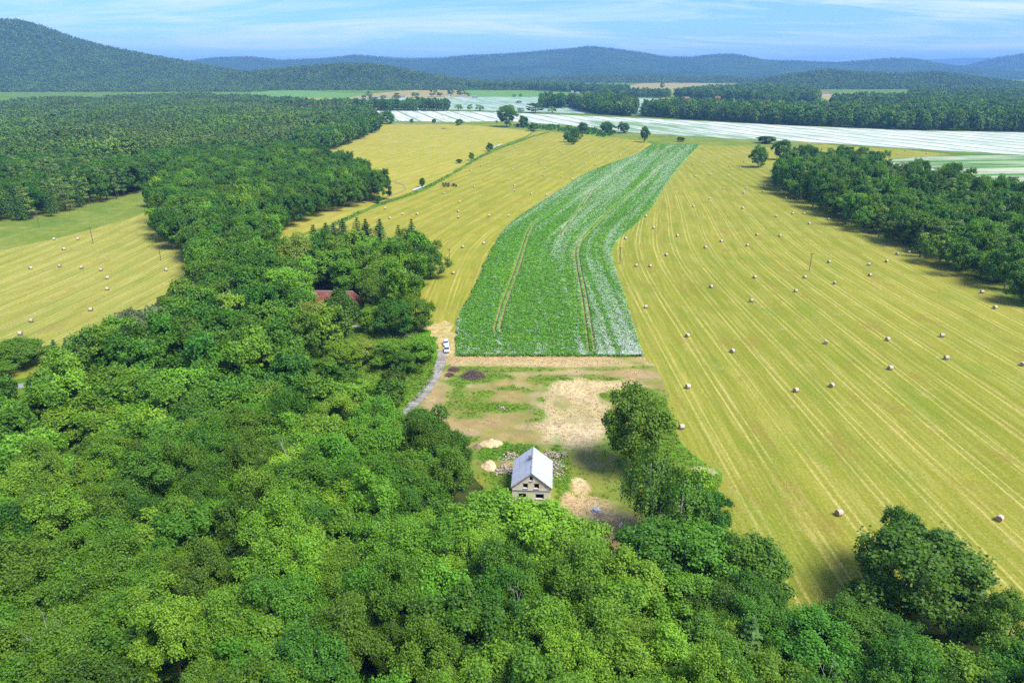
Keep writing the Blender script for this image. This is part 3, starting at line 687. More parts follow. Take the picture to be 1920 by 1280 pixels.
def cm(name, vf, mat): return mesh_np(name, vf[0], vf[1], mat)
PROTO = {}      # kind -> level -> list of (crown mesh, trunk mesh, height, radius)
def proto(kind, lvl, crown, trunk, h, r): PROTO.setdefault(kind, {}).setdefault(lvl, []).append((crown, trunk, h, r))
tr_b = [trunk_mb(14.5, .24, 50 + k).mesh('trunk', M['bark']) for k in range(3)]
shapes = [(4.6, 14.5, .72, 20), (4.2, 15.5, .76, 19), (4.9, 14.0, .70, 22), (4.0, 14.8, .78, 18), (4.7, 13.6, .70, 17), (4.4, 15.0, .72, 24)]
LF_ = [.24, .31, .27, .35, .25, .32]
for k, (rr, hh, cr, nl) in enumerate(shapes):
    vf = broad_crown('c', None, 100 + k, rr, hh, cr, int(13500 * (.34 / LF_[k]) ** 1.6), LF_[k], nl)
    for kd in ('broad', 'dark', 'olive', 'bright') if k < 3 else (('broad',) if k < 5 else ('broad', 'bright')):
        proto(kd, 'hi', cm('crown_%s_near' % kd, vf, LEAF[kd]), tr_b[k % 3], hh, rr)
    if k < 4:
        vf = broad_crown('c', None, 130 + k, rr, hh, .88, 5600, .52, nl, zlow=1.8)
        for kd in ('broad', 'dark', 'olive', 'bright') if k < 2 else ('broad', 'dark'):
            proto(kd, 'mid', cm('crown_%s_mid' % kd, vf, LEAF[kd]), tr_b[k % 3], hh, rr)
        vf = broad_crown('c', None, 160 + k, rr, hh, .9, 1000, 1.15, nl, sub=4, zlow=1.8)
        for kd, lf in (('broad', 'broad'), ('dark', 'dark'), ('far', 'far')): proto(kd, 'low', cm('crown_%s_low' % kd, vf, LEAF[lf]), tr_b[k % 3], hh, rr)
        vf = broad_crown('c', None, 190 + k, rr, hh, .95, 240, 2.2, 9, sub=3, zlow=1.8)
        proto('far', 'blob', cm('crown_far_blob', vf, LEAF['far']), None, hh, rr)
for k in range(2):       # full crowns reaching low, for trees that stand free
    vf = broad_crown('c', None, 205 + k, 4.8, 15.0, .94, 21000, .36, 38, zlow=1.9, sub=9)
    for kd in ('broad', 'dark', 'olive', 'bright'): proto(kd, 'full', cm('crown_%s_full' % kd, vf, LEAF[kd]), tr_b[k], 15.0, 4.8)
for k in range(2):
    vf = broad_crown('c', None, 210 + k, 5.2, 15.5, .86, 14000, .36, 26, gap=.1, zlow=1.8); proto('lime', 'hi', cm('crown_lime', vf, LEAF['lime']), tr_b[k], 15.5, 5.2)
    vf = weeping_crown(220 + k); proto('birch', 'hi', cm('crown_birch', vf, LEAF['birch']), trunk_mb(17, .2, 60 + k, 7, 2.6, .86).mesh('trunk', M['birch_bark']), 17, 4.2)
    vf = plume_crown(230 + k); proto('silver', 'hi', cm('crown_willow', vf, LEAF['silver']), trunk_mb(12, .3, 64 + k, 7, 3, .6).mesh('trunk', M['bark']), 12, 4.0)
for k in range(3):
    tt = trunk_mb(17, .22, 70 + k, 0, 0, .97, .15).mesh('trunk', M['bark'])
    vf = spruce_crown(240 + k); proto('spruce', 'hi', cm('crown_spruce', vf, LEAF['spruce']), tt, 17, 3.2)
    vf = spruce_crown(250 + k, 17, 3.1, 11, 6, 3, 1.5); proto('spruce', 'low', cm('crown_spruce_low', vf, LEAF['spruce']), tt, 17, 3.2)
    vf = pine_crown(260 + k); proto('pine', 'hi', cm('crown_pine', vf, LEAF['pine']), tt, 17, 3.0)
    vf = pine_crown(270 + k, 17, 3.2, 330, 1.35, 10); proto('pine', 'low', cm('crown_pine_low', vf, LEAF['farpine']), tt, 17, 3.0)
    vf = spruce_crown(280 + k, 18, 3.8, 7, 5, 2, 2.7); proto('spruce', 'blob', cm('crown_spruce_blob', vf, LEAF['farpine']), None, 18, 3.6)
    # shrubs: crown reaching the ground
    vf = broad_crown('c', None, 290 + k, 2.2, 3.2, 1.0, 2600, .30, 12, gap=.2)
    for kd, lf in (('shrub', 'broad'), ('shrub_dark', 'dark'), ('shrub_bright', 'bright'), ('shrub_olive', 'olive')): proto(kd, 'hi', cm('crown_%s' % kd, vf, LEAF[lf]), trunk_mb(2.2, .07, 80 + k, 5, 1.2, .7).mesh('trunk', M['bark']), 3.2, 2.2)

def tree(kind, xy, h, r=None, label=None, group=None, name=None, lvl=None, cat='tree', z=0.0, var=None, full=False):
    d = math.hypot(xy[0], xy[1]); P_ = PROTO[kind]
    if lvl is None: lvl = 'full' if (full and 'full' in P_) else 'hi' if (d < 200 or 'mid' not in P_) else 'mid'
    c, tk, ph, pr = P_[lvl][random.randrange(len(P_[lvl])) if var is None else var % len(P_[lvl])]
    nm = name or {'spruce': 'spruce_tree', 'pine': 'pine_tree', 'birch': 'birch_tree', 'silver': 'willow_tree', 'lime': 'lime_tree'}.get(kind, 'shrub' if 'shrub' in kind else 'broadleaf_tree')
    e = link(nm, None, None, (xy[0], xy[1], z + float(rise(xy[1]))), random.uniform(0, 6.28)); e.empty_display_size = .5
    s = h / ph; sr = s if r is None else r / pr
    e.scale = (sr * random.uniform(.84, 1.16), sr * random.uniform(.84, 1.16), s); e.rotation_euler[0] = random.gauss(0, .035); e.rotation_euler[1] = random.gauss(0, .035)
    tag(e, label, cat, group)
    if tk is not None: link('trunk', tk, e)
    link('crown', c, e)
    return e

# scatter as one object (stuff): points instanced with tree prototypes by geometry nodes
def scatter(name, pts, protos, label, hs, rot=None, kind='stuff', sxy=None):
    pts = np.asarray(pts, np.float32); n = len(pts)
    pc = bpy.data.collections.new(name + '_forms')
    for k, me in enumerate(protos):
        pc.objects.link(bpy.data.objects.new('%s_form_%02d' % (name, k), me))
    me = bpy.data.meshes.new(name); me.vertices.add(n); me.vertices.foreach_set('co', pts.ravel())
    a = me.attributes.new('form', 'INT', 'POINT'); a.data.foreach_set('value', RNG.integers(0, len(protos), n).astype(np.int32) if rot is None or not isinstance(rot, tuple) else rot[1])
    sc = np.column_stack([hs if sxy is None else sxy] * 2 + [hs]).astype(np.float32)
    a = me.attributes.new('size', 'FLOAT_VECTOR', 'POINT'); a.data.foreach_set('vector', sc.ravel())
    rt = np.zeros((n, 3), np.float32); rt[:, 2] = RNG.uniform(0, 6.28, n)
    a = me.attributes.new('turn', 'FLOAT_VECTOR', 'POINT'); a.data.foreach_set('vector', rt.ravel())
    ng = bpy.data.node_groups.new(name + '_scatter', 'GeometryNodeTree')
    ng.interface.new_socket('Geometry', in_out='INPUT', socket_type='NodeSocketGeometry')
    ng.interface.new_socket('Geometry', in_out='OUTPUT', socket_type='NodeSocketGeometry')
    N_ = ng.nodes; gi = N_.new('NodeGroupInput'); go = N_.new('NodeGroupOutput')
    ip = N_.new('GeometryNodeInstanceOnPoints'); ci = N_.new('GeometryNodeCollectionInfo')
    ci.inputs['Collection'].default_value = pc; ci.inputs['Separate Children'].default_value = True; ci.inputs['Reset Children'].default_value = True
    ip.inputs['Pick Instance'].default_value = True
    def na(nm, ty):
        q = N_.new('GeometryNodeInputNamedAttribute'); q.data_type = ty; q.inputs['Name'].default_value = nm; return q.outputs['Attribute']
    L_ = ng.links
    L_.new(gi.outputs[0], ip.inputs['Points']); L_.new(ci.outputs[0], ip.inputs['Instance'])
    L_.new(na('form', 'INT'), ip.inputs['Instance Index'])
    er = N_.new('FunctionNodeEulerToRotation'); L_.new(na('turn', 'FLOAT_VECTOR'), er.inputs[0]); L_.new(er.outputs[0], ip.inputs['Rotation'])
    L_.new(na('size', 'FLOAT_VECTOR'), ip.inputs['Scale']); L_.new(ip.outputs[0], go.inputs[0])
    o = link(name, me); md = o.modifiers.new('scatter', 'NODES'); md.node_group = ng
    tag(o, label, None, None, kind); return o
def hexgrid(P, d, jit=.34, seed=1):
    rng = np.random.default_rng(seed); P = np.asarray(P); lo, hi = P.min(0), P.max(0)
    gx, gy = np.meshgrid(np.arange(lo[0], hi[0], d), np.arange(lo[1], hi[1], d * .87)); gx[1::2] += d / 2
    q = np.stack([gx.ravel(), gy.ravel()], 1) + rng.uniform(-jit, jit, (gx.size, 2)) * d
    return q[inside(P, q)]
def forms(kind, lvl): return [p[0] for p in PROTO[kind][lvl]]
# ------------------------------------------------------------------ hills and mountains
def ray(px, py, Y):
    u = (px - 960) / 1280.0; v = (640 - py) / 1280.0
    d = (u, math.cos(PITCH) + v * math.sin(PITCH), -math.sin(PITCH) + v * math.cos(PITCH)); t = Y / d[1]
    return d[0] * t, CAM_H + d[2] * t
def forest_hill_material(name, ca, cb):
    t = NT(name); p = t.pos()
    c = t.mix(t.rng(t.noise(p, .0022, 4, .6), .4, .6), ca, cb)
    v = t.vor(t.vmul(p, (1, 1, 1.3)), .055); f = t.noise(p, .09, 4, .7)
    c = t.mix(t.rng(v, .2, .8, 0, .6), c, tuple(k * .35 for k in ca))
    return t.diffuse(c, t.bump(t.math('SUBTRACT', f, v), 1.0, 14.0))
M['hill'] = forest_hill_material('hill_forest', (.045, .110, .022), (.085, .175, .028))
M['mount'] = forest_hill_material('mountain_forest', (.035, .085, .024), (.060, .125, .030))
def hill(name, sky_, Yr, front, back, mat, label, nx=120, nv=26, rough=.10, p=1.5, seed=0, curve=None):
    """ridge through the skyline points at distance Yr; slopes down 'front' metres towards us and 'back' metres behind"""
    s = np.array(sky_, float); xs = np.linspace(s[0, 0], s[-1, 0], nx); ysk = np.interp(xs, s[:, 0], s[:, 1])
    ysk = np.convolve(np.pad(ysk, 3, 'edge'), np.ones(7) / 7, 'valid')
    yy = np.array([Yr + (curve(x) if curve else 0) for x in xs])
    XZ = np.array([ray(a, b, c) for a, b, c in zip(xs, ysk, yy)])
    vv = np.concatenate([np.linspace(0, 1, nv), 1 + np.linspace(.12, 1, 10)])
    V = []
    for v in vv:
        if v <= 1:
            Y = yy - front * (1 - v); f = sstep(0, 1, v) ** .5 * v ** (p - 1) if p else v; f = v ** p * (2 - v) if False else (0.35 * v + 0.65 * sstep(0, 1, v))
        else:
            Y = yy + back * (v - 1); f = 1 - sstep(0, 1, v - 1)
        zb = rise(Y) - 6
        Z = zb + (XZ[:, 1] - zb) * f
        amp = rough * np.maximum(XZ[:, 1] - zb, 20) * (v * (1 - v) * 4 if v < 1 else 0)
        Z = Z + amp * (fbm(XZ[:, 0] * .0024 + seed, Y * .0024 + seed, 4) - .5) * 2
        V.append(np.column_stack([XZ[:, 0], Y, Z]))
    V = np.array(V); nr, nc = V.shape[:2]; ix = np.arange(nr * nc).reshape(nr, nc)
    Fh = np.stack([ix[:-1, :-1], ix[:-1, 1:], ix[1:, 1:], ix[1:, :-1]], -1).reshape(-1, 4)
    o = link(name, mesh_np(name, V.reshape(-1, 3), Fh, mat, None, True)); tag(o, label, None, None, 'structure')
    return V
def on_hill(V, n, seed, vlo=0.02, vhi=1.12, nv=26):
    rng = np.random.default_rng(seed); nr, nc = V.shape[:2]
    r = rng.uniform(vlo * (nv - 1), min(nr - 1.01, vhi * (nv - 1)), n); c = rng.uniform(0, nc - 1.01, n)
    i, j = r.astype(int), c.astype(int); fr = (r - i)[:, None]; fc = (c - j)[:, None]
    return (V[i, j] * (1 - fc) + V[i, j + 1] * fc) * (1 - fr) + (V[i + 1, j] * (1 - fc) + V[i + 1, j + 1] * fc) * fr
BL = forms('far', 'blob'); SB = forms('spruce', 'blob')

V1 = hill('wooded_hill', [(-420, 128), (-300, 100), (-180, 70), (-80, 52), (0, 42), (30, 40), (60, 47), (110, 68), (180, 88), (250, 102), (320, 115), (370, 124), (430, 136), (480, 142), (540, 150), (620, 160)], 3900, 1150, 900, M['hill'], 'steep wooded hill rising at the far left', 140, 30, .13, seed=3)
p1 = on_hill(V1, 30000, 1, nv=30); scatter('hill_forest', p1, BL + BL + SB, 'dense mixed forest covering the left hill', RNG.uniform(.75, 1.3, len(p1)))
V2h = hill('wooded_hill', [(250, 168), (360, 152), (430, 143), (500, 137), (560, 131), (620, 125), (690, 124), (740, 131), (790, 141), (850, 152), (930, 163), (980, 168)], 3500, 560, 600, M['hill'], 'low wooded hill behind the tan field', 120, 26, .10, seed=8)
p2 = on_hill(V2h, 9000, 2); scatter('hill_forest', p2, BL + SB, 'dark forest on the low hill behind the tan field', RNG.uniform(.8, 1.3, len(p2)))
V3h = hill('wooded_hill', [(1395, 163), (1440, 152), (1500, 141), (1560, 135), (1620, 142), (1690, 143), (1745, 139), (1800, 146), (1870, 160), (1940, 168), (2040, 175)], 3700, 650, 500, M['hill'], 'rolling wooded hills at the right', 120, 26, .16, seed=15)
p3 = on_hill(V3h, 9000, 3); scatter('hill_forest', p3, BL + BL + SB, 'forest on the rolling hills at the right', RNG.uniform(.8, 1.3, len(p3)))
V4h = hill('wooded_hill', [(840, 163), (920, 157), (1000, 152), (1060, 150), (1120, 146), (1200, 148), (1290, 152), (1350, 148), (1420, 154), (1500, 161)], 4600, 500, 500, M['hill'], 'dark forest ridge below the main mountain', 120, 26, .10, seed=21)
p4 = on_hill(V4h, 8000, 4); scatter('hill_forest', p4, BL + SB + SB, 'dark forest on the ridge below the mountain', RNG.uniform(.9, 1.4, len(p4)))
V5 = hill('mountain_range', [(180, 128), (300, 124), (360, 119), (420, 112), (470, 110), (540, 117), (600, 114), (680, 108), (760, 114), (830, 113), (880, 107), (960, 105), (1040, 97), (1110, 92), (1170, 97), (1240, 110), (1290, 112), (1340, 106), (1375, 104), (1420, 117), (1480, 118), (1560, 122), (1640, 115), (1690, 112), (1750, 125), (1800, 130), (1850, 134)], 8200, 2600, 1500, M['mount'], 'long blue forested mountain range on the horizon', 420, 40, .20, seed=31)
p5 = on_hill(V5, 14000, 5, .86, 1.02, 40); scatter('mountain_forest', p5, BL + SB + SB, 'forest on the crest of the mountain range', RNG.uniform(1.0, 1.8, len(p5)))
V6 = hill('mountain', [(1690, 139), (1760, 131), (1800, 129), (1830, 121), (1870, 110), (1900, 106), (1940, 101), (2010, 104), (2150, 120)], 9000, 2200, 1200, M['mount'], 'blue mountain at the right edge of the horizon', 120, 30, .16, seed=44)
p6 = on_hill(V6, 3000, 6, .86, 1.02, 30); scatter('mountain_forest', p6, BL + SB, 'forest on the mountain at the right edge', RNG.uniform(1.0, 1.8, len(p6)))
hill('distant_mountains', [(1500, 128), (1600, 121), (1690, 115), (1760, 111), (1830, 108), (1900, 111), (2000, 114), (2150, 122)], 17000, 3000, 2000, M['mount'], 'very distant pale mountains on the right horizon', 80, 16, .05, seed=50)
hill('distant_mountains', [(-300, 128), (200, 130), (700, 126), (1200, 124), (1700, 126), (2300, 130)], 14000, 3000, 2000, M['mount'], 'low pale hills along the whole horizon', 160, 16, .10, seed=55)

sheet('meadow', poly([(470, 171), (560, 170), (640, 174), (700, 177), (640, 185), (560, 183), (470, 180)]), M['far_green'], .3, 20, None, 'pale meadow strip between the two wooded hills')
# ------------------------------------------------------------------ trees singled out in the photograph
def feat(kind, cx, cy, h, r, label, zf=.55, **k): return (kind, at(cx, cy, h * zf), h, r, label, k)
def ftop(kind, px, pyt, h, r, label, **k):
    x, y = at(px, pyt, h); return (kind, (x, y - .3 * r), h, r, label, k)
FEAT = [
    ('olive', at(1184, 884), 20.0, 6.6, 'tall dense dark olive tree standing alone on the building plot', {'var': 0}),
    ftop('birch', 1226, 838, 19, 5.6, 'tall weeping birch at the lower right of the building plot'),
    ftop('birch', 1280, 872, 17, 5.2, 'second weeping birch, right of the taller birch'),
    feat('dark', 1330, 965, 11, 4.0, 'dark rounded tree between the birches and the hay field'),
    feat('shrub_bright', 1312, 905, 5, 3.4, 'bright green shrub above the birches beside the hay field', cat='shrub'),
    feat('dark', 1225, 1045, 14, 6.6, 'large blue-green tree below the weeping birches'),
    feat('dark', 1310, 1055, 14, 6.6, 'large dark tree below the second birch'),
    feat('olive', 1410, 1075, 13, 6.2, 'olive-green tree at the corner of the hay field'),
    feat('dark', 1725, 1075, 15, 7.8, 'big dark rounded tree standing in the lower hay field'),
    feat('dark', 1685, 1015, 14, 3.6, 'slim dark tree behind the big rounded tree in the hay field'),
    feat('silver', 1830, 1150, 11, 4.4, 'grey-green willow at the lower right edge of the hay field'),
    ftop('bright', 1005, 946, 14.5, 7.2, 'large bright green oak directly below the derelict house'),
    ftop('bright', 905, 925, 14, 6.4, 'broad bright tree left below the derelict house'),
    ftop('bright', 1085, 985, 13.5, 6.2, 'bright tree right below the derelict house'),
    ftop('lime', 556, 441, 20, 7.8, 'yellow flowering lime tree behind the red-roofed barn'),
    ftop('lime', 588, 566, 16, 6.4, 'yellow flowering lime tree in front of the red-roofed barn'),
    ftop('bright', 532, 504, 18, 8.2, 'large light green ash tree left of the red-roofed barn'),
    ftop('olive', 702, 516, 14, 5.6, 'dark olive tree at the right end of the red-roofed barn'),
    ftop('bright', 722, 478, 16.5, 8.0, 'light green tree behind the right end of the barn'),
    ftop('bright', 648, 484, 15, 6.6, 'light green tree directly behind the barn roof'),
    ftop('dark', 742, 563, 12, 6.0, 'dark tree at the left of the pair beside the field track'),
    ftop('broad', 779, 556, 12, 6.2, 'green tree at the right of the pair beside the field track'),
    ftop('dark', 775, 470, 15, 6.8, 'dark tree at the right side of the barn grove'),
    ftop('dark', 806, 456, 15, 6.0, 'outermost dark tree of the barn grove towards the pole'),
    ftop('dark', 772, 433, 16, 7.0, 'dark tree at the upper right of the barn grove'),
    ftop('bright', 696, 576, 8.5, 5.0, 'bright small tree in front of the barn wall'),
    feat('shrub_bright', 660, 590, 4.6, 2.5, 'small bright bush at the barn window', cat='shrub'),
    feat('broad', 792, 652, 8, 5.4, 'bushy tree beside the upper end of the concrete track'),
    feat('broad', 732, 662, 8, 5.0, 'orchard tree left of the concrete track'),
    feat('olive', 755, 678, 7, 3.8, 'thin olive orchard tree near the concrete track'),
    feat('lime', 684, 658, 7.5, 3.8, 'yellow-green small tree in the orchard'),
    feat('bright', 640, 665, 8.5, 5.0, 'bright green tree left in the orchard'),
    feat('shrub_olive', 740, 712, 6, 3.2, 'dark shrub on the orchard slope', cat='shrub'),
    feat('shrub_dark', 732, 738, 6, 4.0, 'dark bushy shrub at the foot of the orchard slope', cat='shrub'),
    feat('shrub', 650, 705, 4.5, 3.6, 'round bush at the left end of the orchard slope', cat='shrub'),
    feat('shrub_bright', 676, 728, 4.0, 3.2, 'bright bush at the foot of the orchard slope', cat='shrub'),
    feat('shrub_olive', 618, 690, 5.0, 3.8, 'olive bush in the corner of the orchard', cat='shrub'),
    feat('shrub', 784, 692, 2.6, 1.8, 'small round bush beside the concrete track', cat='shrub'),
    ftop('silver', 240, 572, 13, 6.5, 'grey-green willow with upright plumes beside the left meadow'),
    ftop('silver', 290, 563, 13, 6.0, 'grey-green willow, second from the left meadow'),
    ftop('silver', 195, 600, 12, 5.8, 'lowest grey-green willow near the left meadow'),
    ftop('silver', 310, 590, 12.5, 5.2, 'grey-green willow in front of the taller willows'),
    ftop('silver', 362, 524, 14, 6.5, 'silvery willow in the middle of the valley wood'),
    ftop('silver', 425, 540, 15, 6.5, 'silvery tall willow nearest to the barn'),
    feat('spruce', 104, 672, 13, 4.0, 'dark spruce beside the road at the left'),
    feat('spruce', 130, 665, 12, 3.8, 'second dark spruce beside the road'),
    feat('olive', 30, 662, 8, 7.0, 'wide rounded bush tree on the lawn at the left edge'),
    feat('dark', -4, 735, 9, 4.0, 'dark tree below the road at the left edge'),
    feat('dark', 800, 815, 13, 5.2, 'dark blue-green tree at the lower end of the concrete track'),
    feat('dark', 848, 845, 9, 4.6, 'dark tree beside the sand heap'),
    feat('bright', 590, 835, 15, 6.0, 'light green tall tree in the forest left of the plot'),
    feat('bright', 710, 860, 14, 6.0, 'light green tree in the forest left of the derelict house'),
    ('broad', at(285, 388), 17, 4.6, 'solitary tall tree at the edge of the left meadow', {}),
    ('broad', at(12, 398), 19, 7.5, 'yellowish green tree at the left edge before the conifers', {}),
    ('dark', at(68, 391), 10, 6.5, 'round bush tree at the foot of the conifers, leftmost', {}),
    ('broad', at(165, 372), 12, 7.2, 'round bush tree at the foot of the conifers, in the middle', {}),
    ('dark', at(210, 356), 13, 6.8, 'dark bush tree at the foot of the conifers, towards the valley', {}),
    ('dark', at(1421, 314), 19, 7.0, 'round solitary tree in the far hay field left of the right wood', {}),
    ('dark', at(1463, 300), 20, 8.0, 'tall solitary tree behind the tip of the right wood', {}),
    ('bright', at(1862, 530), 15, 5.4, 'bright pear-shaped tree in front of the right wood', {}),
    ('dark', at(1925, 570), 14, 6.5, 'dark tree cut off by the right edge', {}),
    ('shrub_olive', at(1832, 498), 4, 6.0, 'pale shrub at the foot of the right wood', {'cat': 'shrub'}),
    ('bright', at(1590, 408), 15, 9.0, 'light green broad tree at the edge of the right wood', {}),
    ('dark', at(950, 238), 33, 14, 'big solitary tree on the horizon margin', {}),
    ('dark', at(981, 239), 18, 8, 'round tree beside the big solitary tree', {}),
    ('broad', at(1001, 246), 12, 7, 'round bush at the head of the ditch', {}),
    ('dark', at(1065, 267), 13, 5.5, 'left tree of the clump in the hay field', {}),
    ('dark', at(1079, 267), 17, 6, 'tallest tree of the clump in the hay field', {}),
    ('dark', at(1072, 271), 9, 5, 'front bush of the clump in the hay field', {}),
    ('dark', at(1092, 250), 15, 7, 'round tree on the margin, leftmost of three', {}),
    ('dark', at(1138, 250), 16, 9, 'round tree on the margin, middle of three', {}),
    ('dark', at(1168, 250), 15, 9, 'round tree on the margin, rightmost of three', {}),
    ('dark', at(1208, 267), 19, 6.5, 'upright tree at the far end of the flowering crop', {}),
    ('dark', at(1276, 266), 6, 5, 'low bush behind the far end of the flowering crop', {}),
    ('dark', at(1436, 269), 9, 11, 'wide bush in front of the white field', {}),
    ('dark', at(726, 233), 22, 11, 'tree at the tip of the forest beside the white field', {}),
    ('broad', at(861, 235), 10, 7, 'round bush beside the row of bales', {}),
    ('dark', at(772, 231), 7, 3, 'tiny bush behind the row of bales', {}),
    ('dark', at(814, 231), 7, 4.5, 'small bush at the right end of the row of bales', {}),
    ('dark', at(918, 284), 9, 3.4, 'largest small tree on the ditch bank', {}),
    ('dark', at(884, 301), 8, 2.8, 'thin small tree on the ditch bank', {}),
    ('dark', at(861, 306), 4, 3.0, 'low bush on the ditch bank', {}),
    ('dark', at(792, 351), 7, 2.4, 'small tree at the concrete footbridge', {}),
    ('dark', at(710, 381), 5, 2.0, 'small bush at the lower end of the ditch', {}),
]
FP = np.array([f[1] for f in FEAT]); FRad = np.array([f[3] for f in FEAT])
for kd, xy, h, r, lb, kw in FEAT: tree(kd, xy, h, r, lb, full=True, **kw)
def clear(P, k=.9, extra=2.5):
    d = np.linalg.norm(P[:, None] - FP[None], axis=2); return P[(d > FRad[None] * k + extra).all(1)]

# conifers along the top of the barn grove
for i, (x, y, h) in enumerate([(590, 421, 17), (612, 417, 17), (640, 409, 18), (667, 408, 18), (686, 410, 17), (708, 410, 17), (752, 421, 18), (771, 411, 19), (627, 417, 16)]):
    tree('spruce', (at(x, y, h)[0], at(x, y, h)[1] - 1.0), h, 6.6, ['leftmost dark spruce', 'second dark spruce from the left', 'third dark spruce from the left', 'fourth dark spruce from the left', 'fifth dark spruce from the left', 'sixth dark spruce from the left', 'seventh dark spruce from the left', 'rightmost dark spruce', 'low dark spruce'][i] + ' along the top of the barn grove', 'spruces above the barn')

BARN_C = np.array(at(628, 578)); HOUSE_C = np.array([4.4, 125.8])
def keep_out(P):
    d1 = P - BARN_C; k = ~((np.abs(d1[:, 0]) < 13) & (np.abs(d1[:, 1]) < 9)); k &= ~((np.abs(d1[:, 0] - 4) < 11) & (d1[:, 1] < 0) & (d1[:, 1] > -34))
    d2 = P - HOUSE_C; k &= ~((np.abs(d2[:, 0]) < 9.5) & (d2[:, 1] > -27) & (d2[:, 1] < 9))
    return P[k]
# front forest, canopy outline taken at crown height
FRONT = np.vstack([poly([(-150, 745), (60, 738), (110, 722), (200, 712), (330, 715), (480, 720), (600, 735), (660, 745), (720, 765), (740, 800), (790, 815), (838, 868), (880, 905), (935, 945), (1060, 975), (1100, 1030), (1150, 1060), (1200, 1080), (1250, 1085), (1380, 1110), (1450, 1130), (1500, 1165), (1640, 1175), (1820, 1175), (1960, 1185), (2050, 1190)], 9.0), [(115, 45), (-125, 45)]])
pf = keep_out(clear(hexgrid(FRONT, 6.8, .36, 11), .75, 2.2)); pf = pf[np.random.default_rng(5).random(len(pf)) > .05]
VALLEY = poly([(120, 715), (150, 665), (220, 640), (300, 570), (380, 515), (360, 470), (320, 440), (295, 420), (300, 360), (335, 310), (440, 295), (560, 283), (640, 305), (730, 352), (690, 360), (600, 378), (540, 408), (470, 452), (480, 482), (560, 470), (600, 460), (700, 464), (790, 474), (800, 500), (770, 560), (740, 580), (690, 575), (640, 610), (600, 640), (560, 690), (420, 705), (250, 705)], 9.0)
pv = keep_out(clear(hexgrid(VALLEY, 8.2, .32, 12), .8, 2.5))
pv = pv[~((pv[:, 0] > at(670, 640)[0]) & (pv[:, 1] < at(700, 600)[1]))]
RIGHTW = poly([(1448, 335), (1500, 360), (1600, 405), (1700, 445), (1800, 490), (1930, 525), (2080, 560), (2080, 440), (1930, 375), (1800, 350), (1690, 335), (1640, 312), (1580, 300), (1490, 300)], 7.0)
pr = clear(hexgrid(RIGHTW, 8.0, .32, 13), .7, 2.0)
print('counts', len(pf), len(pv), len(pr))

allb = []
for src, P in (('front', pf), ('valley', pv), ('right', pr)):
    for q in P: allb.append((math.hypot(*q), src, q))
allb.sort(key=lambda a: a[0])
LAB = {('front', 'broad'): 'mid-green tree in the lower left forest', ('front', 'bright'): 'yellow-green tree in the lower left forest',
       ('front', 'dark'): 'darker green tree in the lower left forest', ('front', 'olive'): 'olive-green tree in the lower left forest',
       ('low', 'broad'): 'mid-green tree in the lower right forest edge', ('low', 'bright'): 'bright green tree in the lower right forest edge', ('low', 'dark'): 'dark blue-green tree in the lower right forest edge', ('low', 'olive'): 'olive-green tree in the lower right forest edge',
       ('valley', 'broad'): 'mid-green tree in the valley wood round the barn', ('valley', 'bright'): 'bright green tree in the valley wood round the barn', ('valley', 'dark'): 'dark green tree in the valley wood round the barn', ('valley', 'olive'): 'olive-green tree in the valley wood round the barn',
       ('right', 'broad'): 'mid-green broadleaf tree in the wood at the right', ('right', 'dark'): 'dark broadleaf tree in the wood at the right', ('right', 'olive'): 'olive-green broadleaf tree in the wood at the right', ('right', 'pine'): 'dark pine among the broadleaf trees of the right wood', ('right', 'spruce'): 'dark spruce among the trees of the right wood', ('right', 'birch'): 'white-stemmed birch at the edge of the right wood'}
GRP = {'front': 'trees of the lower left forest', 'low': 'trees of the lower right forest edge', 'valley': 'trees of the valley wood', 'right': 'trees of the right wood'}
def pick(src, q):
    a = float(vnoise(q[0] * .045 + 3, q[1] * .045)); b = random.random()
    if src == 'front': return 'bright' if a * .5 + b * .5 > .66 else ('olive' if b < .10 else ('dark' if b < .20 else 'broad'))
    if src == 'low': return 'dark' if b < .42 else ('olive' if b < .56 else ('bright' if b > .93 else 'broad'))
    if src == 'valley': return 'dark' if b + (a - .5) * .6 + .0006 * (q[1] - 330) > .52 else ('bright' if b < .10 else ('olive' if b < .2 else 'broad'))
    return 'pine' if b < .26 else ('spruce' if b < .32 else ('dark' if b < .74 else ('olive' if b < .84 else 'broad')))
by_ = at(628, 591)[1]; nb = 0; stuff_pts = {}
for d, src, q in allb:
    if src == 'front' and q[0] > 28: src = 'low'
    kd = pick(src, q)
    zone = {'front': ' near the bottom left corner' if q[0] < -45 and q[1] < 105 else (', below the left meadow and road' if q[0] < -70 and q[1] >= 145 else (', beside the building plot' if q[0] > -48 and q[1] >= 118 else (', below the derelict house' if q[0] > -22 else ', in its middle'))),
            'low': ', under the birches' if q[0] < 52 else ', below the mown field', 'valley': ', beside the left meadow' if q[0] < -125 else (', behind the barn' if q[1] > by_ else ', in front of the barn'),
            'right': ', on its field side' if q[0] < 232 else (', at its far end' if q[1] > 440 else ', deeper inside')}[src]
    h = random.triangular(9.5, 18, 13.5) if src in ('front', 'low') else (random.uniform(13, 19) if src == 'valley' else random.uniform(11, 19) + (5 if q[1] > 430 and random.random() < .5 else 0))
    if src == 'low': h *= .9
    if src == 'valley' and q[1] > 380: h *= 1.12
    rr = random.uniform(4.3, 5.5) * (1.06 if src != 'front' else 1.0)
    if kd in ('pine', 'spruce'):
        tree(kd, q, h, 3.6, LAB[(src, kd)] + zone, GRP[src]); continue
    if nb < 310:
        tree(kd, q, h, rr, LAB[(src, kd)] + zone, GRP[src]); nb += 1
    else: stuff_pts.setdefault((src, kd), []).append((q[0], q[1], h, rr))
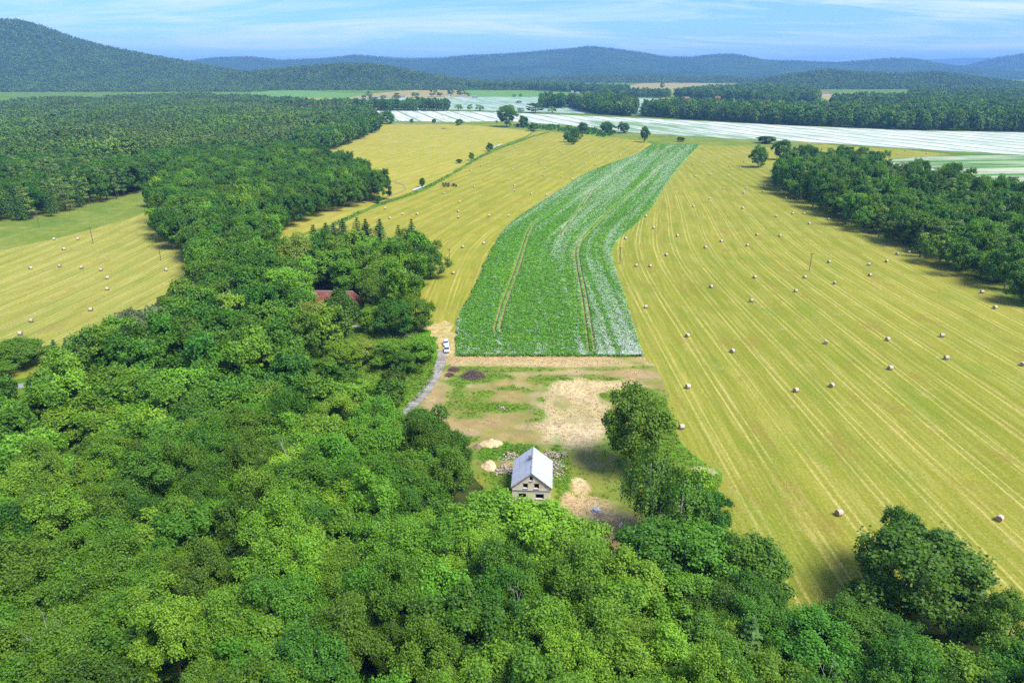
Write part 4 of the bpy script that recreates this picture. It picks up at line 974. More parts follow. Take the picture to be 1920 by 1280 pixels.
for (src, kd), L in stuff_pts.items():
    L = np.array(L); f = forms(kd, 'mid') if 'mid' in PROTO[kd] else forms(kd, 'hi')
    scatter('%s_trees' % {'front': 'forest', 'low': 'forest', 'valley': 'valley_wood', 'right': 'wood'}[src], np.column_stack([L[:, :2], np.zeros(len(L))]), f, {'broad': 'mid-green', 'dark': 'dark', 'bright': 'bright green', 'olive': 'olive-green'}[kd] + ' broadleaf trees filling the farther part of the ' + {'front': 'lower left forest', 'low': 'lower right forest', 'valley': 'valley wood', 'right': 'right wood'}[src], L[:, 2] / 14.6, sxy=L[:, 3] / 4.5)
# white birch stems at the edge of the right wood
for i, (x, y) in enumerate([(1684, 428), (1698, 432), (1672, 424)]):
    tree('birch', at(x, y), 19 - i, 3.6, ['tallest white-stemmed birch at the edge of the right wood', 'right white-stemmed birch at the edge of the right wood', 'left white-stemmed birch at the edge of the right wood'][i], 'birches at the right wood')
# one spruce and a thin birch in the lower right forest
tree('spruce', at(1398, 1215, 9), 15, 3.8, 'single drooping spruce in the lower right forest')
tree('birch', at(1352, 1180, 11), 14, 2.4, 'slim pale birch top in the lower right forest')

# conifer forest in the upper left
LF = poly([(-260, 440), (0, 389), (70, 384), (220, 349), (300, 330), (330, 300), (440, 288), (585, 277), (640, 262), (708, 236), (715, 225), (702, 212), (640, 200), (560, 188), (420, 182), (300, 181), (100, 189), (0, 197), (-260, 208)], 9.0)
pl = clear(hexgrid(LF, 8.3, .36, 14), .6, 1.5); dl_ = np.hypot(pl[:, 0], pl[:, 1]); pl = pl[np.argsort(dl_)]
edge_d = seg_dist(poly([(300, 330), (440, 288), (585, 277), (640, 262), (708, 236), (715, 225), (702, 212)], 9.0), pl)
isb = edge_d + RNG.normal(size=len(pl)) * 18 < 55
nc_ = 0; LS = {'spruce': [], 'pine': [], 'dark': [], 'far': []}
for q, b in zip(pl, isb):
    a = float(vnoise(q[0] * .012 + 31, q[1] * .012)) + random.uniform(-.25, .25)
    kd = ('dark' if random.random() < .6 else 'far') if b else ('pine' if a > .45 else ('spruce' if a > .22 else 'far'))
    h = random.uniform(10, 15) + 9 * float(vnoise(q[0] * .02 + 7, q[1] * .014))
    if float(vnoise(q[0] * .016 + 57, q[1] * .011 + 21)) > .87 and math.hypot(*q) > 700: continue
    if kd in ('spruce', 'pine') and nc_ < 160:
        tree(kd, q, h, 3.8, {'spruce': 'dark spruce at the front of the upper left conifer forest', 'pine': 'pine at the front of the upper left conifer forest'}[kd] + (', at the left edge' if q[0] < -330 else (', behind the round bush trees' if q[0] < -270 else ', near the valley wood')), 'front conifers of the upper left forest', lvl='hi'); nc_ += 1
    else: LS[kd].append((q[0], q[1], h))
for kd, L in LS.items():
    L = np.array(L); near = np.hypot(L[:, 0], L[:, 1]) < 760
    if kd in ('spruce', 'pine'): sets = [(near, forms(kd, 'hi')), (~near, forms(kd, 'low'))]; ph = 17
    else: sets = [(near, forms('dark', 'mid')), (~near, forms(kd, 'low'))]; ph = 14.6
    for m, f in sets:
        if m.sum(): scatter('conifer_forest' if ph == 17 else 'mixed_forest', np.column_stack([L[m, :2], rise(L[m, 1])]), f, {'spruce': 'spruces', 'pine': 'pines', 'dark': 'dark broadleaf trees', 'far': 'green broadleaf trees'}[kd] + (' in the near part' if f is sets[0][1] else ' in the far part') + ' of the upper left forest', L[m, 2] / ph, sxy=L[m, 2] / ph * 1.12)
print('conifers', len(pl))

# far tree belts and groves
def belt(name, pts, d, label, hmin, hmax, con=.15, seed=5):
    q = hexgrid(poly(pts), d, .46, seed); hmax *= 1.35; hmin *= .8
    f = BLOW if True else BL
    return scatter(name, np.column_stack([q, rise(q[:, 1])]), f + (forms('spruce', 'low') if con > .3 else []), label, RNG.uniform(hmin, hmax, len(q)) / 14.6)
BLOW = forms('far', 'low') + forms('dark', 'low')
belt('tree_belt', [(500, 207), (640, 205), (700, 205), (776, 206), (776, 208.5), (600, 209)], 8, 'long dark tree belt behind the white field at the left', 13, 19, 0, 21)
belt('tree_belt', [(778, 206), (843, 206.5), (843, 209), (778, 208.5)], 8, 'short dark tree belt behind the white field', 14, 20, 0, 22)
belt('grove', [(1013, 197), (1058, 197), (1060, 204), (1013, 203)], 9, 'small dark grove beyond the white field', 17, 23, .5, 23)
belt('grove', [(1062, 199), (1110, 196), (1192, 205), (1192, 219), (1110, 214), (1085, 208)], 9, 'large dark grove behind the middle of the white field', 16, 24, .4, 24)
belt('tree_belt', [(1204, 219), (1212, 212), (1290, 207), (1400, 213), (1550, 216), (1690, 216), (1712, 208), (1760, 200), (1960, 204), (2150, 206), (2150, 251), (1920, 248), (1700, 244), (1480, 235)], 9.5, 'long broad tree belt behind the right half of the white field', 14, 22, .2, 25)
belt('far_wood', [(1262, 184), (1310, 176), (1400, 172), (1500, 174), (1535, 181), (1535, 195), (1400, 193), (1330, 187)], 12, 'far wood above the village', 15, 22, .2, 26)
belt('far_wood', [(1555, 197), (1600, 190), (1700, 192), (1720, 203), (1560, 202)], 12, 'far wood below the yellow field', 14, 20, .2, 27)
belt('far_wood', [(1700, 182), (1960, 178), (2150, 180), (2150, 205), (1740, 203), (1710, 195)], 13, 'far wood at the right edge under the hills', 14, 20, .2, 28)
belt('far_wood', [(1120, 180), (1180, 178), (1255, 180), (1255, 184), (1120, 183)], 12, 'tree line at the foot of the yellow field', 12, 18, .2, 29)
belt('far_wood', [(880, 167), (1000, 166), (1120, 170), (1180, 174), (1180, 177), (1100, 175), (980, 169), (880, 169)], 14, 'tree line above the pale green pasture', 15, 22, .3, 30)
for i, (x, y, h, r) in enumerate([(859, 208, 13, 9), (882, 207, 11, 7), (899, 208, 11, 9), (958, 211, 14, 9), (975, 212, 10, 7), (1004, 212, 20, 18), (1035, 212, 11, 10), (973, 194, 6, 9), (964, 183, 9, 5), (976, 183, 10, 6), (1012, 182, 8, 4), (1057, 183, 8, 4), (1065, 183, 9, 4), (1073, 182, 11, 5), (1100, 182, 10, 9), (1242, 168, 26, 9), (1246, 178, 20, 10), (1265, 172, 10, 7),
                                   (693, 185, 20, 10), (682, 185, 9, 9), (718, 186, 10, 12), (745, 182, 12, 12), (744, 186, 10, 14), (780, 183, 14, 16), (812, 182, 26, 12), (825, 182, 12, 10), (845, 181, 20, 12), (866, 181, 20, 15), (878, 182, 12, 8)]):
    tree('far', at(x, y), h * 1.05, r, 'small dark distant tree out among the far fields', 'scattered trees of the far fields', lvl='low')
# ------------------------------------------------------------------ derelict house
t = NT('old_plaster'); p = t.objc()
c = t.mix(t.rng(t.noise(p, .9, 5, .65), .38, .62), (.74, .64, .40), (.78, .71, .54))
c = t.mix(t.rng(t.noise(p, 2.2, 5, .7), .56, .62), c, (.84, .80, .72))
bt = t.n.new("ShaderNodeTexBrick"); t.l.new(t.xyz(t.math('ADD', t.n.new("ShaderNodeSeparateXYZ").outputs[0], 0), 0, 0), bt.inputs['Vector'])
sx = t.n.new("ShaderNodeSeparateXYZ"); t.l.new(p, sx.inputs[0]); t.l.new(t.xyz(t.math('ADD', sx.outputs[0], sx.outputs[1]), sx.outputs[2]), bt.inputs['Vector'])
bt.inputs['Scale'].default_value = 3.0; bt.inputs['Color1'].default_value = (.36, .15, .09, 1); bt.inputs['Color2'].default_value = (.46, .26, .17, 1); bt.inputs['Mortar'].default_value = (.5, .45, .38, 1)
c = t.mix(t.rng(t.noise(t.vmul(p, (1, 1, .8)), .75, 5, .7), .60, .63), c, bt.outputs[0])
c = t.mix(t.rng(t.noise(p, 5, 4, .8), .60, .78, 0, .5), c, (.34, .28, .20))
M['plaster'] = t.diffuse(c, t.bump(t.noise(p, 6, 5, .7), .4, .05))
t = NT('zinc_sheet'); p = t.objc()
c = t.mix(t.rng(t.noise(t.vmul(p, (.6, 3, 1)), 1.0, 5, .7), .3, .7), (.40, .43, .48), (.54, .56, .60))
c = t.mix(t.rng(t.noise(p, 1.3, 5, .75), .56, .72, 0, .6), c, (.30, .27, .25)); c = t.mix(t.math('MULTIPLY', t.rnd(), .5), c, (.36, .38, .42))
M['zinc'] = t.pbr(c, .5, .4, .0)
M['grey'] = simple('grey_cement', (.42, .41, .40), .9); M['dark'] = simple('dark_void', (.02, .018, .016), .9, .1)
M['brick'] = simple('brick_red', (.36, .17, .11), .9); M['wood'] = simple('weathered_wood', (.30, .24, .18), .9)
def wall_face(mb, outline, holes, thick, M4, mi=0):
    """convex outline in (x,z) with rectangular holes; outer face at y=0, reveals 'thick' deep"""
    xs = sorted({v for o in outline for v in (o[0],)} | {v for h in holes for v in (h[0], h[1])}); zs = sorted({o[1] for o in outline} | {v for h in holes for v in (h[2], h[3])})
    def clip(pg):
        n = len(outline)
        for i in range(n):
            ax, az = outline[i]; bx, bz = outline[(i + 1) % n]; out = []
            f = lambda q: (bx - ax) * (q[1] - az) - (bz - az) * (q[0] - ax)
            for j in range(len(pg)):
                a, b = pg[j], pg[(j + 1) % len(pg)]; fa, fb = f(a), f(b)
                if fa >= -1e-9: out.append(a)
                if fa * fb < -1e-12: k = fa / (fa - fb); out.append((a[0] + (b[0] - a[0]) * k, a[1] + (b[1] - a[1]) * k))
            pg = out
            if len(pg) < 3: return None
        return pg
    for x0, x1 in zip(xs[:-1], xs[1:]):
        for z0, z1 in zip(zs[:-1], zs[1:]):
            cx_, cz_ = (x0 + x1) / 2, (z0 + z1) / 2
            if any(h[0] < cx_ < h[1] and h[2] < cz_ < h[3] for h in holes): continue
            pg = clip([(x0, z0), (x1, z0), (x1, z1), (x0, z1)])
            if pg: mb.add([M4 @ Vector((a, 0, b)) for a, b in pg], [tuple(range(len(pg)))], mi)
    for x0, x1, z0, z1 in holes:
        q = [(x0, z0), (x1, z0), (x1, z1), (x0, z1)]
        for i in range(4):
            a, b = q[i], q[(i + 1) % 4]
            mb.add([M4 @ Vector((a[0], 0, a[1])), M4 @ Vector((a[0], thick, a[1])), M4 @ Vector((b[0], thick, b[1])), M4 @ Vector((b[0], 0, b[1]))], [(0, 1, 2, 3)], mi)
house = link('derelict_house', None, None, (4.05, 120.5, 0.05), R(-3.5))
tag(house, 'derelict house with pale metal gable roof and empty dark windows', 'house')
W2, LEN, EV, RG = 4.05, 10.3, 4.25, 7.6
I4 = Matrix.Identity(4)
win = [(-2.68, -1.13, 1.55, 2.70), (.86, 2.58, 1.55, 2.70), (-1.78, -.78, 4.05, 5.15), (.52, 1.55, 4.05, 5.15), (-.42, .22, 5.85, 6.85)]
mb = MB(); wall_face(mb, [(-W2, 0), (W2, 0), (W2, EV), (0, RG), (-W2, EV)], win, .42, I4)
MBk = Matrix.Translation((0, LEN, 0)) @ Matrix.Rotation(math.pi, 4, 'Z'); wall_face(mb, [(-W2, 0), (W2, 0), (W2, EV), (0, RG), (-W2, EV)], [(-2.5, -1.3, 1, 2.4), (1.0, 2.2, 1, 2.4)], .42, MBk)
for sgn in (-1, 1):
    Ms = Matrix.Translation((sgn * W2, LEN / 2, 0)) @ Matrix.Rotation(sgn * math.pi / 2, 4, 'Z'); wall_face(mb, [(-LEN / 2, 0), (LEN / 2, 0), (LEN / 2, EV), (-LEN / 2, EV)], [(-3.4, -2.2, 1, 2.4), (1.8, 3.0, 1, 2.4)], .42, Ms)
mb.build('wall', M['plaster'], house)
mb = MB(); mb.box((0, LEN / 2, 3.45), (W2 * 2 - .9, LEN - .9, .2)); mb.box((0, LEN / 2, 1.6), (.3, LEN - .9, 3.2)); mb.box((0, 1.6, 4.55), (3.9, .2, 2.0)); mb.box((0, LEN / 2, .05), (W2 * 2 - .9, LEN - .9, .1)); mb.build('dark_interior', M['dark'], house)
mb = MB(); mb.box((0, -.06, 3.60), (W2 * 2 - .2, .16, .16)); mb.box((0, -.035, 3.44), (W2 * 2 - .4, .09, .10), mi=0); mb.build('cornice', M['grey'], house)
for k, (x0, x1, z0, z1) in enumerate(win):
    w_ = link('window', None, house, ((x0 + x1) / 2, 0, z0))
    mb = MB(); mb.box((0, -.03, -.06), (x1 - x0 + .16, .26, .10)); mb.build('sill', M['grey'], w_)
    mb = MB(); mb.box((0, -.012, z1 - z0 + .09), (x1 - x0 + .10, .06, .16)); mb.build('lintel', M['brick'] if k == 3 else M['grey'], w_)
    if k < 4:
        mb = MB(); mb.box((-(x1 - x0) / 2 + .05, .28, (z1 - z0) / 2), (.08, .07, z1 - z0 - .02)); mb.box(((x1 - x0) / 2 - .05, .28, (z1 - z0) / 2), (.08, .07, z1 - z0 - .02)); mb.build('frame', M['wood'], w_)
ov = .22; sl = math.hypot(W2 + ov, (RG - EV) * (W2 + ov) / W2); ang = math.atan2(RG - EV, W2)
roof = link('roof', None, house, (0, 0, 0))
rows, cols_ = 3, 9; pw = (LEN + .5) / cols_; plen = sl / rows
def panel_mesh():
    mb = MB(); n = 8; vs = []
    for i in range(n + 1):
        z = .075 if i in (0, n) else (.018 if i % 2 == 0 else 0)
        for s in (0, 1): vs.append(((i / n - .5) * pw * .995, s * (plen + .12), z + (.03 if s == 0 else 0)))
    mb.add(vs, [(2 * i, 2 * i + 2, 2 * i + 3, 2 * i + 1) for i in range(n)]); return mb.mesh('roof_sheet', M['zinc'])
pm = panel_mesh()
for sgn in (-1, 1):
    for r_ in range(rows):
        for c_ in range(cols_):
            s0 = sl - r_ * plen - plen if True else 0
            # from eave (s=0) up to ridge (s=sl)
            e = r_ * plen; x = sgn * (W2 + ov - e * math.cos(ang)); z = EV - ov * math.tan(ang) + e * math.sin(ang) + .08 + random.uniform(0, .012) - r_ * .012
            o = link('roof_sheet', pm, roof, (x, -.25 + pw * (c_ + .5), z))
            o.rotation_euler = (Matrix(((0, -sgn * math.cos(ang), sgn * math.sin(ang)), (sgn * 1.0, 0, 0), (0, math.sin(ang), math.cos(ang)))) ).to_euler() if False else Matrix((Vector((0, sgn * 1.0, 0)), Vector((-sgn * math.cos(ang), 0, math.sin(ang))), Vector((sgn * math.sin(ang), 0, math.cos(ang))))).transposed().to_euler()
mb = MB()
for sgn in (-1, 1):
    q0 = Vector((sgn * (W2 + ov), 0, EV - ov * math.tan(ang))); q1 = Vector((0, 0, RG))
    for y in (-.20, LEN + .20):
        d = (q1 - q0).normalized(); n = Vector((-d.z * sgn * -1, 0, abs(d.x))) if False else Vector((sgn * math.sin(ang), 0, math.cos(ang)))
        a, b = q0 + n * .05, q1 + n * .05; yy = Vector((0, .05, 0)); w = n * -.16
        mb.add([a + Vector((0, y - .03, 0)), b + Vector((0, y - .03, 0)), b + w + Vector((0, y - .03, 0)), a + w + Vector((0, y - .03, 0)), a + Vector((0, y + .03, 0)), b + Vector((0, y + .03, 0)), b + w + Vector((0, y + .03, 0)), a + w + Vector((0, y + .03, 0))], [(0, 1, 2, 3), (7, 6, 5, 4), (0, 4, 5, 1), (2, 6, 7, 3), (0, 3, 7, 4), (1, 5, 6, 2)])
mb.build('bargeboard', M['wood'], roof)
mb = MB()
for k in range(9):
    if k in (3, 4, 6): continue
    for sgn in (-1, 1):
        mb.add([(0, .1 + k * 1.15, RG + .20), (0, .1 + k * 1.15 + 1.13, RG + .20), (sgn * .2, .1 + k * 1.15 + 1.13, RG + .03), (sgn * .2, .1 + k * 1.15, RG + .03)], [(0, 1, 2, 3)])
mb.build('ridge_cap', M['zinc'], roof)
mb = MB(); mb.box((-.45, 6.3, 7.45), (.55, .75, .7)); 
for k in range(14): mb.box((-.45 + random.uniform(-.5, .4), 6.2 + random.uniform(-.9, .9), 7.62 + random.uniform(-.2, .25)), (.24, .13, .1), random.uniform(0, 3))
mb.build('chimney_stub', simple('sooty_brick', (.16, .13, .11), .9), roof)

# ------------------------------------------------------------------ red-roofed barn
t = NT('old_red_tiles'); p = t.objc()
c = t.mix(t.rng(t.noise(p, .5, 4, .6), .4, .6), (.19, .065, .045), (.28, .11, .08))
c = t.mix(t.rng(t.noise(p, 2.6, 5, .8), .52, .60), c, (.12, .06, .05)); c = t.mix(t.rng(t.noise(p, 3.7, 4, .8), .63, .68), c, (.55, .42, .38))
c = t.mix(t.rng(t.vor(t.vmul(p, (1, 0, 0)), .25), 0, .18, .4, 0), c, (.42, .17, .11))
wv = t.n.new("ShaderNodeTexWave"); t.l.new(p, wv.inputs['Vector']); wv.bands_direction = 'Z'; wv.inputs['Scale'].default_value = 1.6
M['tiles'] = t.diffuse(c, t.bump(wv.outputs[1], .6, .05))
bx, by = at(628, 591)
barn = link('barn', None, None, (bx, by + 4.6, 0), R(-2)); tag(barn, 'old barn with red tiled roof half hidden by trees', 'barn')
M['barn_wall'] = simple('pink_plaster', (.50, .36, .26), .9)
mb = MB(); wall_face(mb, [(-10, 0), (8.2, 0), (8.2, 3.2), (-10, 3.2)], [(3.3, 4.3, 1.3, 2.6), (-3, -2, 1.3, 2.6), (-7, -6, 1.3, 2.6)], .3, Matrix.Translation((0, -4.2, 0)))
mb.box((8.05, 0, 1.6), (.3, 8.4, 3.2)); mb.box((-9.85, 0, 1.6), (.3, 8.4, 3.2)); mb.box((-.9, 4.05, 1.6), (18.2, .3, 3.2)); mb.build('wall', M['barn_wall'], barn)
rm = MB(); e = 4.9; rz, ez = 8.0, 3.15
rv = [(-10.6, -e, ez), (9.0, -e, ez), (9.0, e, ez), (-10.6, e, ez), (-9.2, 0, rz), (6.6, 0, rz)]
nseg = 22
def tiled(a, b, c_, d_):   # rows of tiles as small steps
    a, b, c_, d_ = map(Vector, (a, b, c_, d_))
    for k in range(nseg):
        f0, f1 = k / nseg, (k + 1) / nseg; q0, q1, q2, q3 = a.lerp(d_, f0), b.lerp(c_, f0), b.lerp(c_, f1), a.lerp(d_, f1); up = Vector((0, 0, .05))
        rm.add([q0 + up, q1 + up, q2, q3, q0, q1], [(0, 1, 2, 3), (4, 5, 1, 0)])
tiled(rv[0], rv[1], rv[5], rv[4]); tiled(rv[2], rv[3], rv[4], rv[5]); tiled(rv[1], rv[2], rv[5], rv[5]); tiled(rv[3], rv[0], rv[4], rv[4])
br = rm.build('roof', M['tiles'], barn)
mb = MB(); mb.tube([(-9.2, 0, rz + .04), (-2, 0, rz + .06), (6.6, 0, rz - .02)], .16, 6); mb.build('ridge', simple('ridge_tiles', (.50, .36, .32), .9), br)
for x in (3.8, -2.5, -6.5):
    w_ = link('window', None, barn, (x, -4.2, 1.3)); mb = MB(); mb.box((0, .15, .65), (.07, .06, 1.28)); mb.box((0, .15, .65), (.98, .05, .07)); mb.build('frame', M['grey'], w_); mb = MB(); mb.box((0, .2, .65), (.98, .02, 1.28)); mb.build('pane', M['dark'], w_)
mb = MB(); mb.box((0, -4.62, 3.0), (18.6, .10, .16)); mb.build('eaves_board', M['dark'], barn)
# stone steps path bits near the barn
sheet('path', np.vstack([densify(poly([(650, 612), (668, 612), (740, 620), (775, 632)]), 2) + (0, .8), densify(poly([(650, 612), (668, 612), (740, 620), (775, 632)]), 2)[::-1] - (0, .8)]), simple('path_gravel', (.46, .40, .32), 1), .12, 1.5, None, 'pale garden path below the barn')

# ------------------------------------------------------------------ concrete panel track: every panel a piece
M['slab'] = None
t = NT('concrete_panel'); p = t.pos(); c = t.mix(t.rnd(), (.24, .225, .20), (.40, .38, .34)); c = t.mix(t.rng(t.noise(p, 1.4, 5, .75), .42, .66, 0, .8), c, (.15, .135, .11)); M['slab'] = t.diffuse(c)
tl = smooth(poly([(829.5, 657), (828, 672), (822, 693), (811, 713), (798, 733), (782, 752), (765, 767), (745, 779), (728, 787)]), 2)
track = link('concrete_track', None, None, (0, 0, 0)); tag(track, 'curved track of grey concrete panels leading up to the cars', None, None, 'structure')
mb = MB(); L_, Wd = 1.10, 2.9
for z in (0,): mb.box((0, 0, 0), (Wd, L_, .14))
slab_me = mb.mesh('panel', M['slab'])
cum = np.concatenate([[0], np.cumsum(np.linalg.norm(np.diff(tl, axis=0), axis=1))]); s_ = .6
while s_ < cum[-1]:
    x = np.interp(s_, cum, tl[:, 0]); y = np.interp(s_, cum, tl[:, 1]); x2 = np.interp(s_ + .3, cum, tl[:, 0]); y2 = np.interp(s_ + .3, cum, tl[:, 1])
    o = link('panel', slab_me, track, (x + random.uniform(-.09, .09), y, .10 + random.uniform(-.02, .02)), (random.uniform(-.008, .008), random.uniform(-.012, .012), math.atan2(y2 - y, x2 - x) - math.pi / 2 + random.uniform(-.03, .03))); s_ += 1.16

# ------------------------------------------------------------------ two white cars
M['car_white'] = simple('white_car_paint', (.78, .80, .82), .28, .5, 0, .03); M['glass'] = simple('blue_tinted_glass', (.03, .07, .11), .08, .6, 0, .1); M['tyre'] = simple('tyre_rubber', (.02, .02, .02), .8, .2)
M['rim'] = simple('alloy_rim', (.55, .55, .56), .35, .5, .6, .1); M['lamp'] = simple('clear_lamp', (.6, .62, .64), .15, .6); M['black'] = simple('black_trim', (.025, .025, .028), .6); M['redlamp'] = simple('red_lamp', (.4, .02, .02), .3)
def car(loc, rz, label, suv=0.0):
    e = link('parked_car', None, None, loc, rz); tag(e, label, 'car', 'cars parked in the gateway')
    sec = [(-2.15, .70, .42, .70), (-2.05, .84, .30, .82), (-1.3, .89, .24, .92), (0, .90, .22, .96), (1.3, .90, .24, 1.0), (2.0, .86, .30, 1.0), (2.15, .76, .42, .85)]
    mb = MB(); vs = []
    for y, w, zb, zt in sec: vs += [(-w * .92, y, zb), (-w, y, (zb + zt) / 2), (-w * .90, y, zt), (w * .90, y, zt), (w, y, (zb + zt) / 2), (w * .92, y, zb)]
    n = 6; fs = [(i * n + k, i * n + (k + 1) % n, (i + 1) * n + (k + 1) % n, (i + 1) * n + k) for i in range(len(sec) - 1) for k in range(n)]
    fs += [tuple(range(n)), tuple(reversed(range((len(sec) - 1) * n, len(sec) * n)))]
    mb.add(vs, fs); mb.build('body', M['car_white'], e, True)
    top = 1.45 + suv; mb = MB(); cab = [(-.95, .78, .90), (-.25, .62, top - .03), (.9, .63, top), (1.75 + suv, .60, top - .10), (2.0, .74, .98)]
    vs = []
    for y, w, z in cab: vs += [(-w, y, z), (w, y, z)]
    b = [(-.80, -.95, .88), (.80, -.95, .88), (.80, 2.0, .96), (-.80, 2.0, .96)]
    mb.add(vs + b, [(2, 3, 5, 4), (4, 5, 7, 6)]); mb.build('roof', M['car_white'], e, True)
    mb = MB(); mb.add(vs, [(0, 1, 3, 2)]); mb.build('windscreen', M['glass'], e)
    mb = MB(); mb.add(vs, [(6, 7, 9, 8)]); mb.build('rear_window', M['glass'], e)
    for s in (0, 1):
        mb = MB(); mb.add([vs[2 * i + s] for i in range(5)] + [b[(0, 1)[s]], b[(3, 2)[s]]], [(0, 1, 2, 3, 4, 6, 5)] if s == 0 else [(5, 6, 4, 3, 2, 1, 0)]); mb.build('side_window', M['glass'], e)
    for sx_ in (-1, 1):
        for wy in (-1.35, 1.35):
            w_ = link('wheel', None, e, (sx_ * .80, wy, .32)); mb = MB(); mb.tube([(-.11, 0, 0), (.11, 0, 0)], .32, 14); mb.build('tyre', M['tyre'], w_); mb = MB(); mb.tube([(sx_ * .09, 0, 0), (sx_ * .125, 0, 0)], .20, 10); mb.build('rim', M['rim'], w_)
        mb = MB(); mb.box((sx_ * .60, -2.10, .68), (.30, .16, .14)); mb.build('headlight', M['lamp'], e)
        mb = MB(); mb.box((sx_ * .66, 2.08, .82), (.22, .14, .16)); mb.build('tail_light', M['redlamp'], e)
        mb = MB(); mb.box((sx_ * .99, -.55, .98), (.18, .12, .13)); mb.build('mirror', M['car_white'], e)
    mb = MB(); mb.box((0, -2.16, .45), (1.1, .06, .16)); mb.build('grille', M['black'], e)
    mb = MB(); mb.box((0, -2.20, .56), (.5, .03, .11)); mb.build('number_plate', M['lamp'], e)
a = at(836.5, 646.5); b = at(838, 658.5)
car((a[0], a[1], .09), R(4), 'white car parked behind the other at the top of the gateway', .0)
car((b[0], b[1], .09), R(3), 'front white car parked where the concrete track ends', .1)

# ------------------------------------------------------------------ hay bales
t = NT('bale_net_wrap'); p = t.objc(); c = t.mix(t.rng(t.noise(t.vmul(p, (14, 2, 2)), 1.0, 4, .7), .35, .65), (.48, .39, .30), (.62, .52, .42)); c = t.mix(t.math('MULTIPLY', t.rnd(), .5), c, (.46, .34, .25)); M['net'] = t.diffuse(c)
t = NT('bale_end_straw'); p = t.objc(); wv = t.n.new("ShaderNodeTexWave"); wv.wave_type = 'RINGS'; wv.rings_direction = 'X'; t.l.new(p, wv.inputs['Vector']); wv.inputs['Scale'].default_value = 4; wv.inputs['Distortion'].default_value = 3; M['straw'] = t.diffuse(t.mix(wv.outputs[1], (.27, .19, .10), (.42, .31, .18)))
def bale_parts(n=20, rad=.64, ln=1.15):
    mb = MB(); sec = [(-ln / 2, rad * .955), (-ln / 2 + .08, rad), (0, rad * 1.015), (ln / 2 - .08, rad), (ln / 2, rad * .955)]
    vs = [(x, math.cos(2 * math.pi * k / n) * r, math.sin(2 * math.pi * k / n) * r * (.97)) for x, r in sec for k in range(n)]
    side = [(i * n + k, (i + 1) * n + k, (i + 1) * n + (k + 1) % n, i * n + (k + 1) % n) for i in range(4) for k in range(n)]
    mb.add(vs, side); wrap = mb.mesh('wrap', M['net'], True)
    e = MB(); e.add([(0, math.cos(2 * math.pi * k / n) * rad * .955, math.sin(2 * math.pi * k / n) * rad * .955 * .97) for k in range(n)] + [(.03, 0, 0)], [(k, (k + 1) % n, n) for k in range(n)])
    end = e.mesh('end_face', M['straw'])
    w = MB(); w.add(vs, side, 0); w.add([vs[k] for k in range(n)], [tuple(range(n))], 1); w.add([vs[4 * n + k] for k in range(n)], [tuple(reversed(range(n)))], 1)
    return wrap, end, w.mesh('hay_bale', [M['net'], M['straw']], True)
wrap_me, end_me, bale_me = bale_parts()
BALES = {
 'in the large right hay field': [(1322,464),(1352,452),(1401,460),(1419,440),(1462,442),(1455,405),(1486,400),(1507,400),(1517,419),(1553,411),(1682,476),(1704,473),(1662,490),(1629,496),(1554,491),(1509,520),(1415,520),(1492,546),(1564,531),(1631,516),(1333,538),(1409,564),(1841,548),(1865,577),(1289,630),(1373,659),(1548,643),(1664,637),(1766,630),(1774,672),(1669,691),(1916,684),(1559,724),(1492,733),(1290,726),(1278,802),(1573,964),(1873,974),(1211,405),(1226,427),(1173,447),(1270,442),(1249,478),(1193,498),(1219,499),(1211,576),(1300,307),(1321,305),(1346,298),(1304,330),(1332,327),(1368,311),(1388,314),(1394,303),(1372,317),(1366,329),(1356,353),(1330,372),(1300,387),(1392,390),(1399,352),(1394,361),(1433,347),(1430,359),(1474,371),(1438,296),(1401,306)],
 'in the hay field left of the flowering crop': [(868,463),(907,456),(850,512),(731,409),(755,401),(782,401),(860,407),(917,404),(954,404),(833,362),(889,350),(862,378),(859,396),(722,390),(882,319),(902,310),(919,318),(961,317),(954,336),(964,347),(965,357),(996,363),(1024,365),(1019,329),(1022,315),(1013,305),(1009,295),(986,292),(973,287),(963,284),(923,290),(967,275),(1016,275),(1027,279),(1050,283),(1056,288),(1064,295),(1070,304),(1052,331),(1073,336),(1096,305),(1116,308),(1102,285),(1113,291),(1142,290),(1162,292),(1096,275),(1145,276),(1132,273),(1171,277),(1189,280),(1176,261),(1096,258),(1040,261)],
 'in the yellow field beyond the ditch': [(649,266),(650,305),(674,288),(680,265),(685,273),(707,273),(710,284),(735,289),(707,245),(728,255),(736,257),(742,267),(748,250),(766,252),(763,271),(766,282),(781,266),(787,251),(790,256),(817,254)],
 'in the mown meadow at the left': [(102,448),(147,448),(120,467),(327,462),(312,506),(113,499),(58,503),(154,502),(190,506),(202,521),(202,542),(171,581),(60,602),(39,626)],
 'in the far corner beside the striped field': [(1600,291),(1642,287),(1648,289),(1666,294),(1682,288),(1697,282),(1714,279),(1737,287),(1765,288)],
}
ORD = ['nearest', 'second nearest', 'third nearest', 'fourth nearest', 'fifth nearest', 'sixth nearest', 'seventh nearest', 'eighth nearest', 'ninth nearest', 'tenth nearest', 'eleventh nearest', 'twelfth nearest', 'thirteenth nearest', 'fourteenth nearest', 'fifteenth nearest', 'sixteenth nearest', 'seventeenth nearest', 'eighteenth nearest', 'nineteenth nearest', 'twentieth nearest']
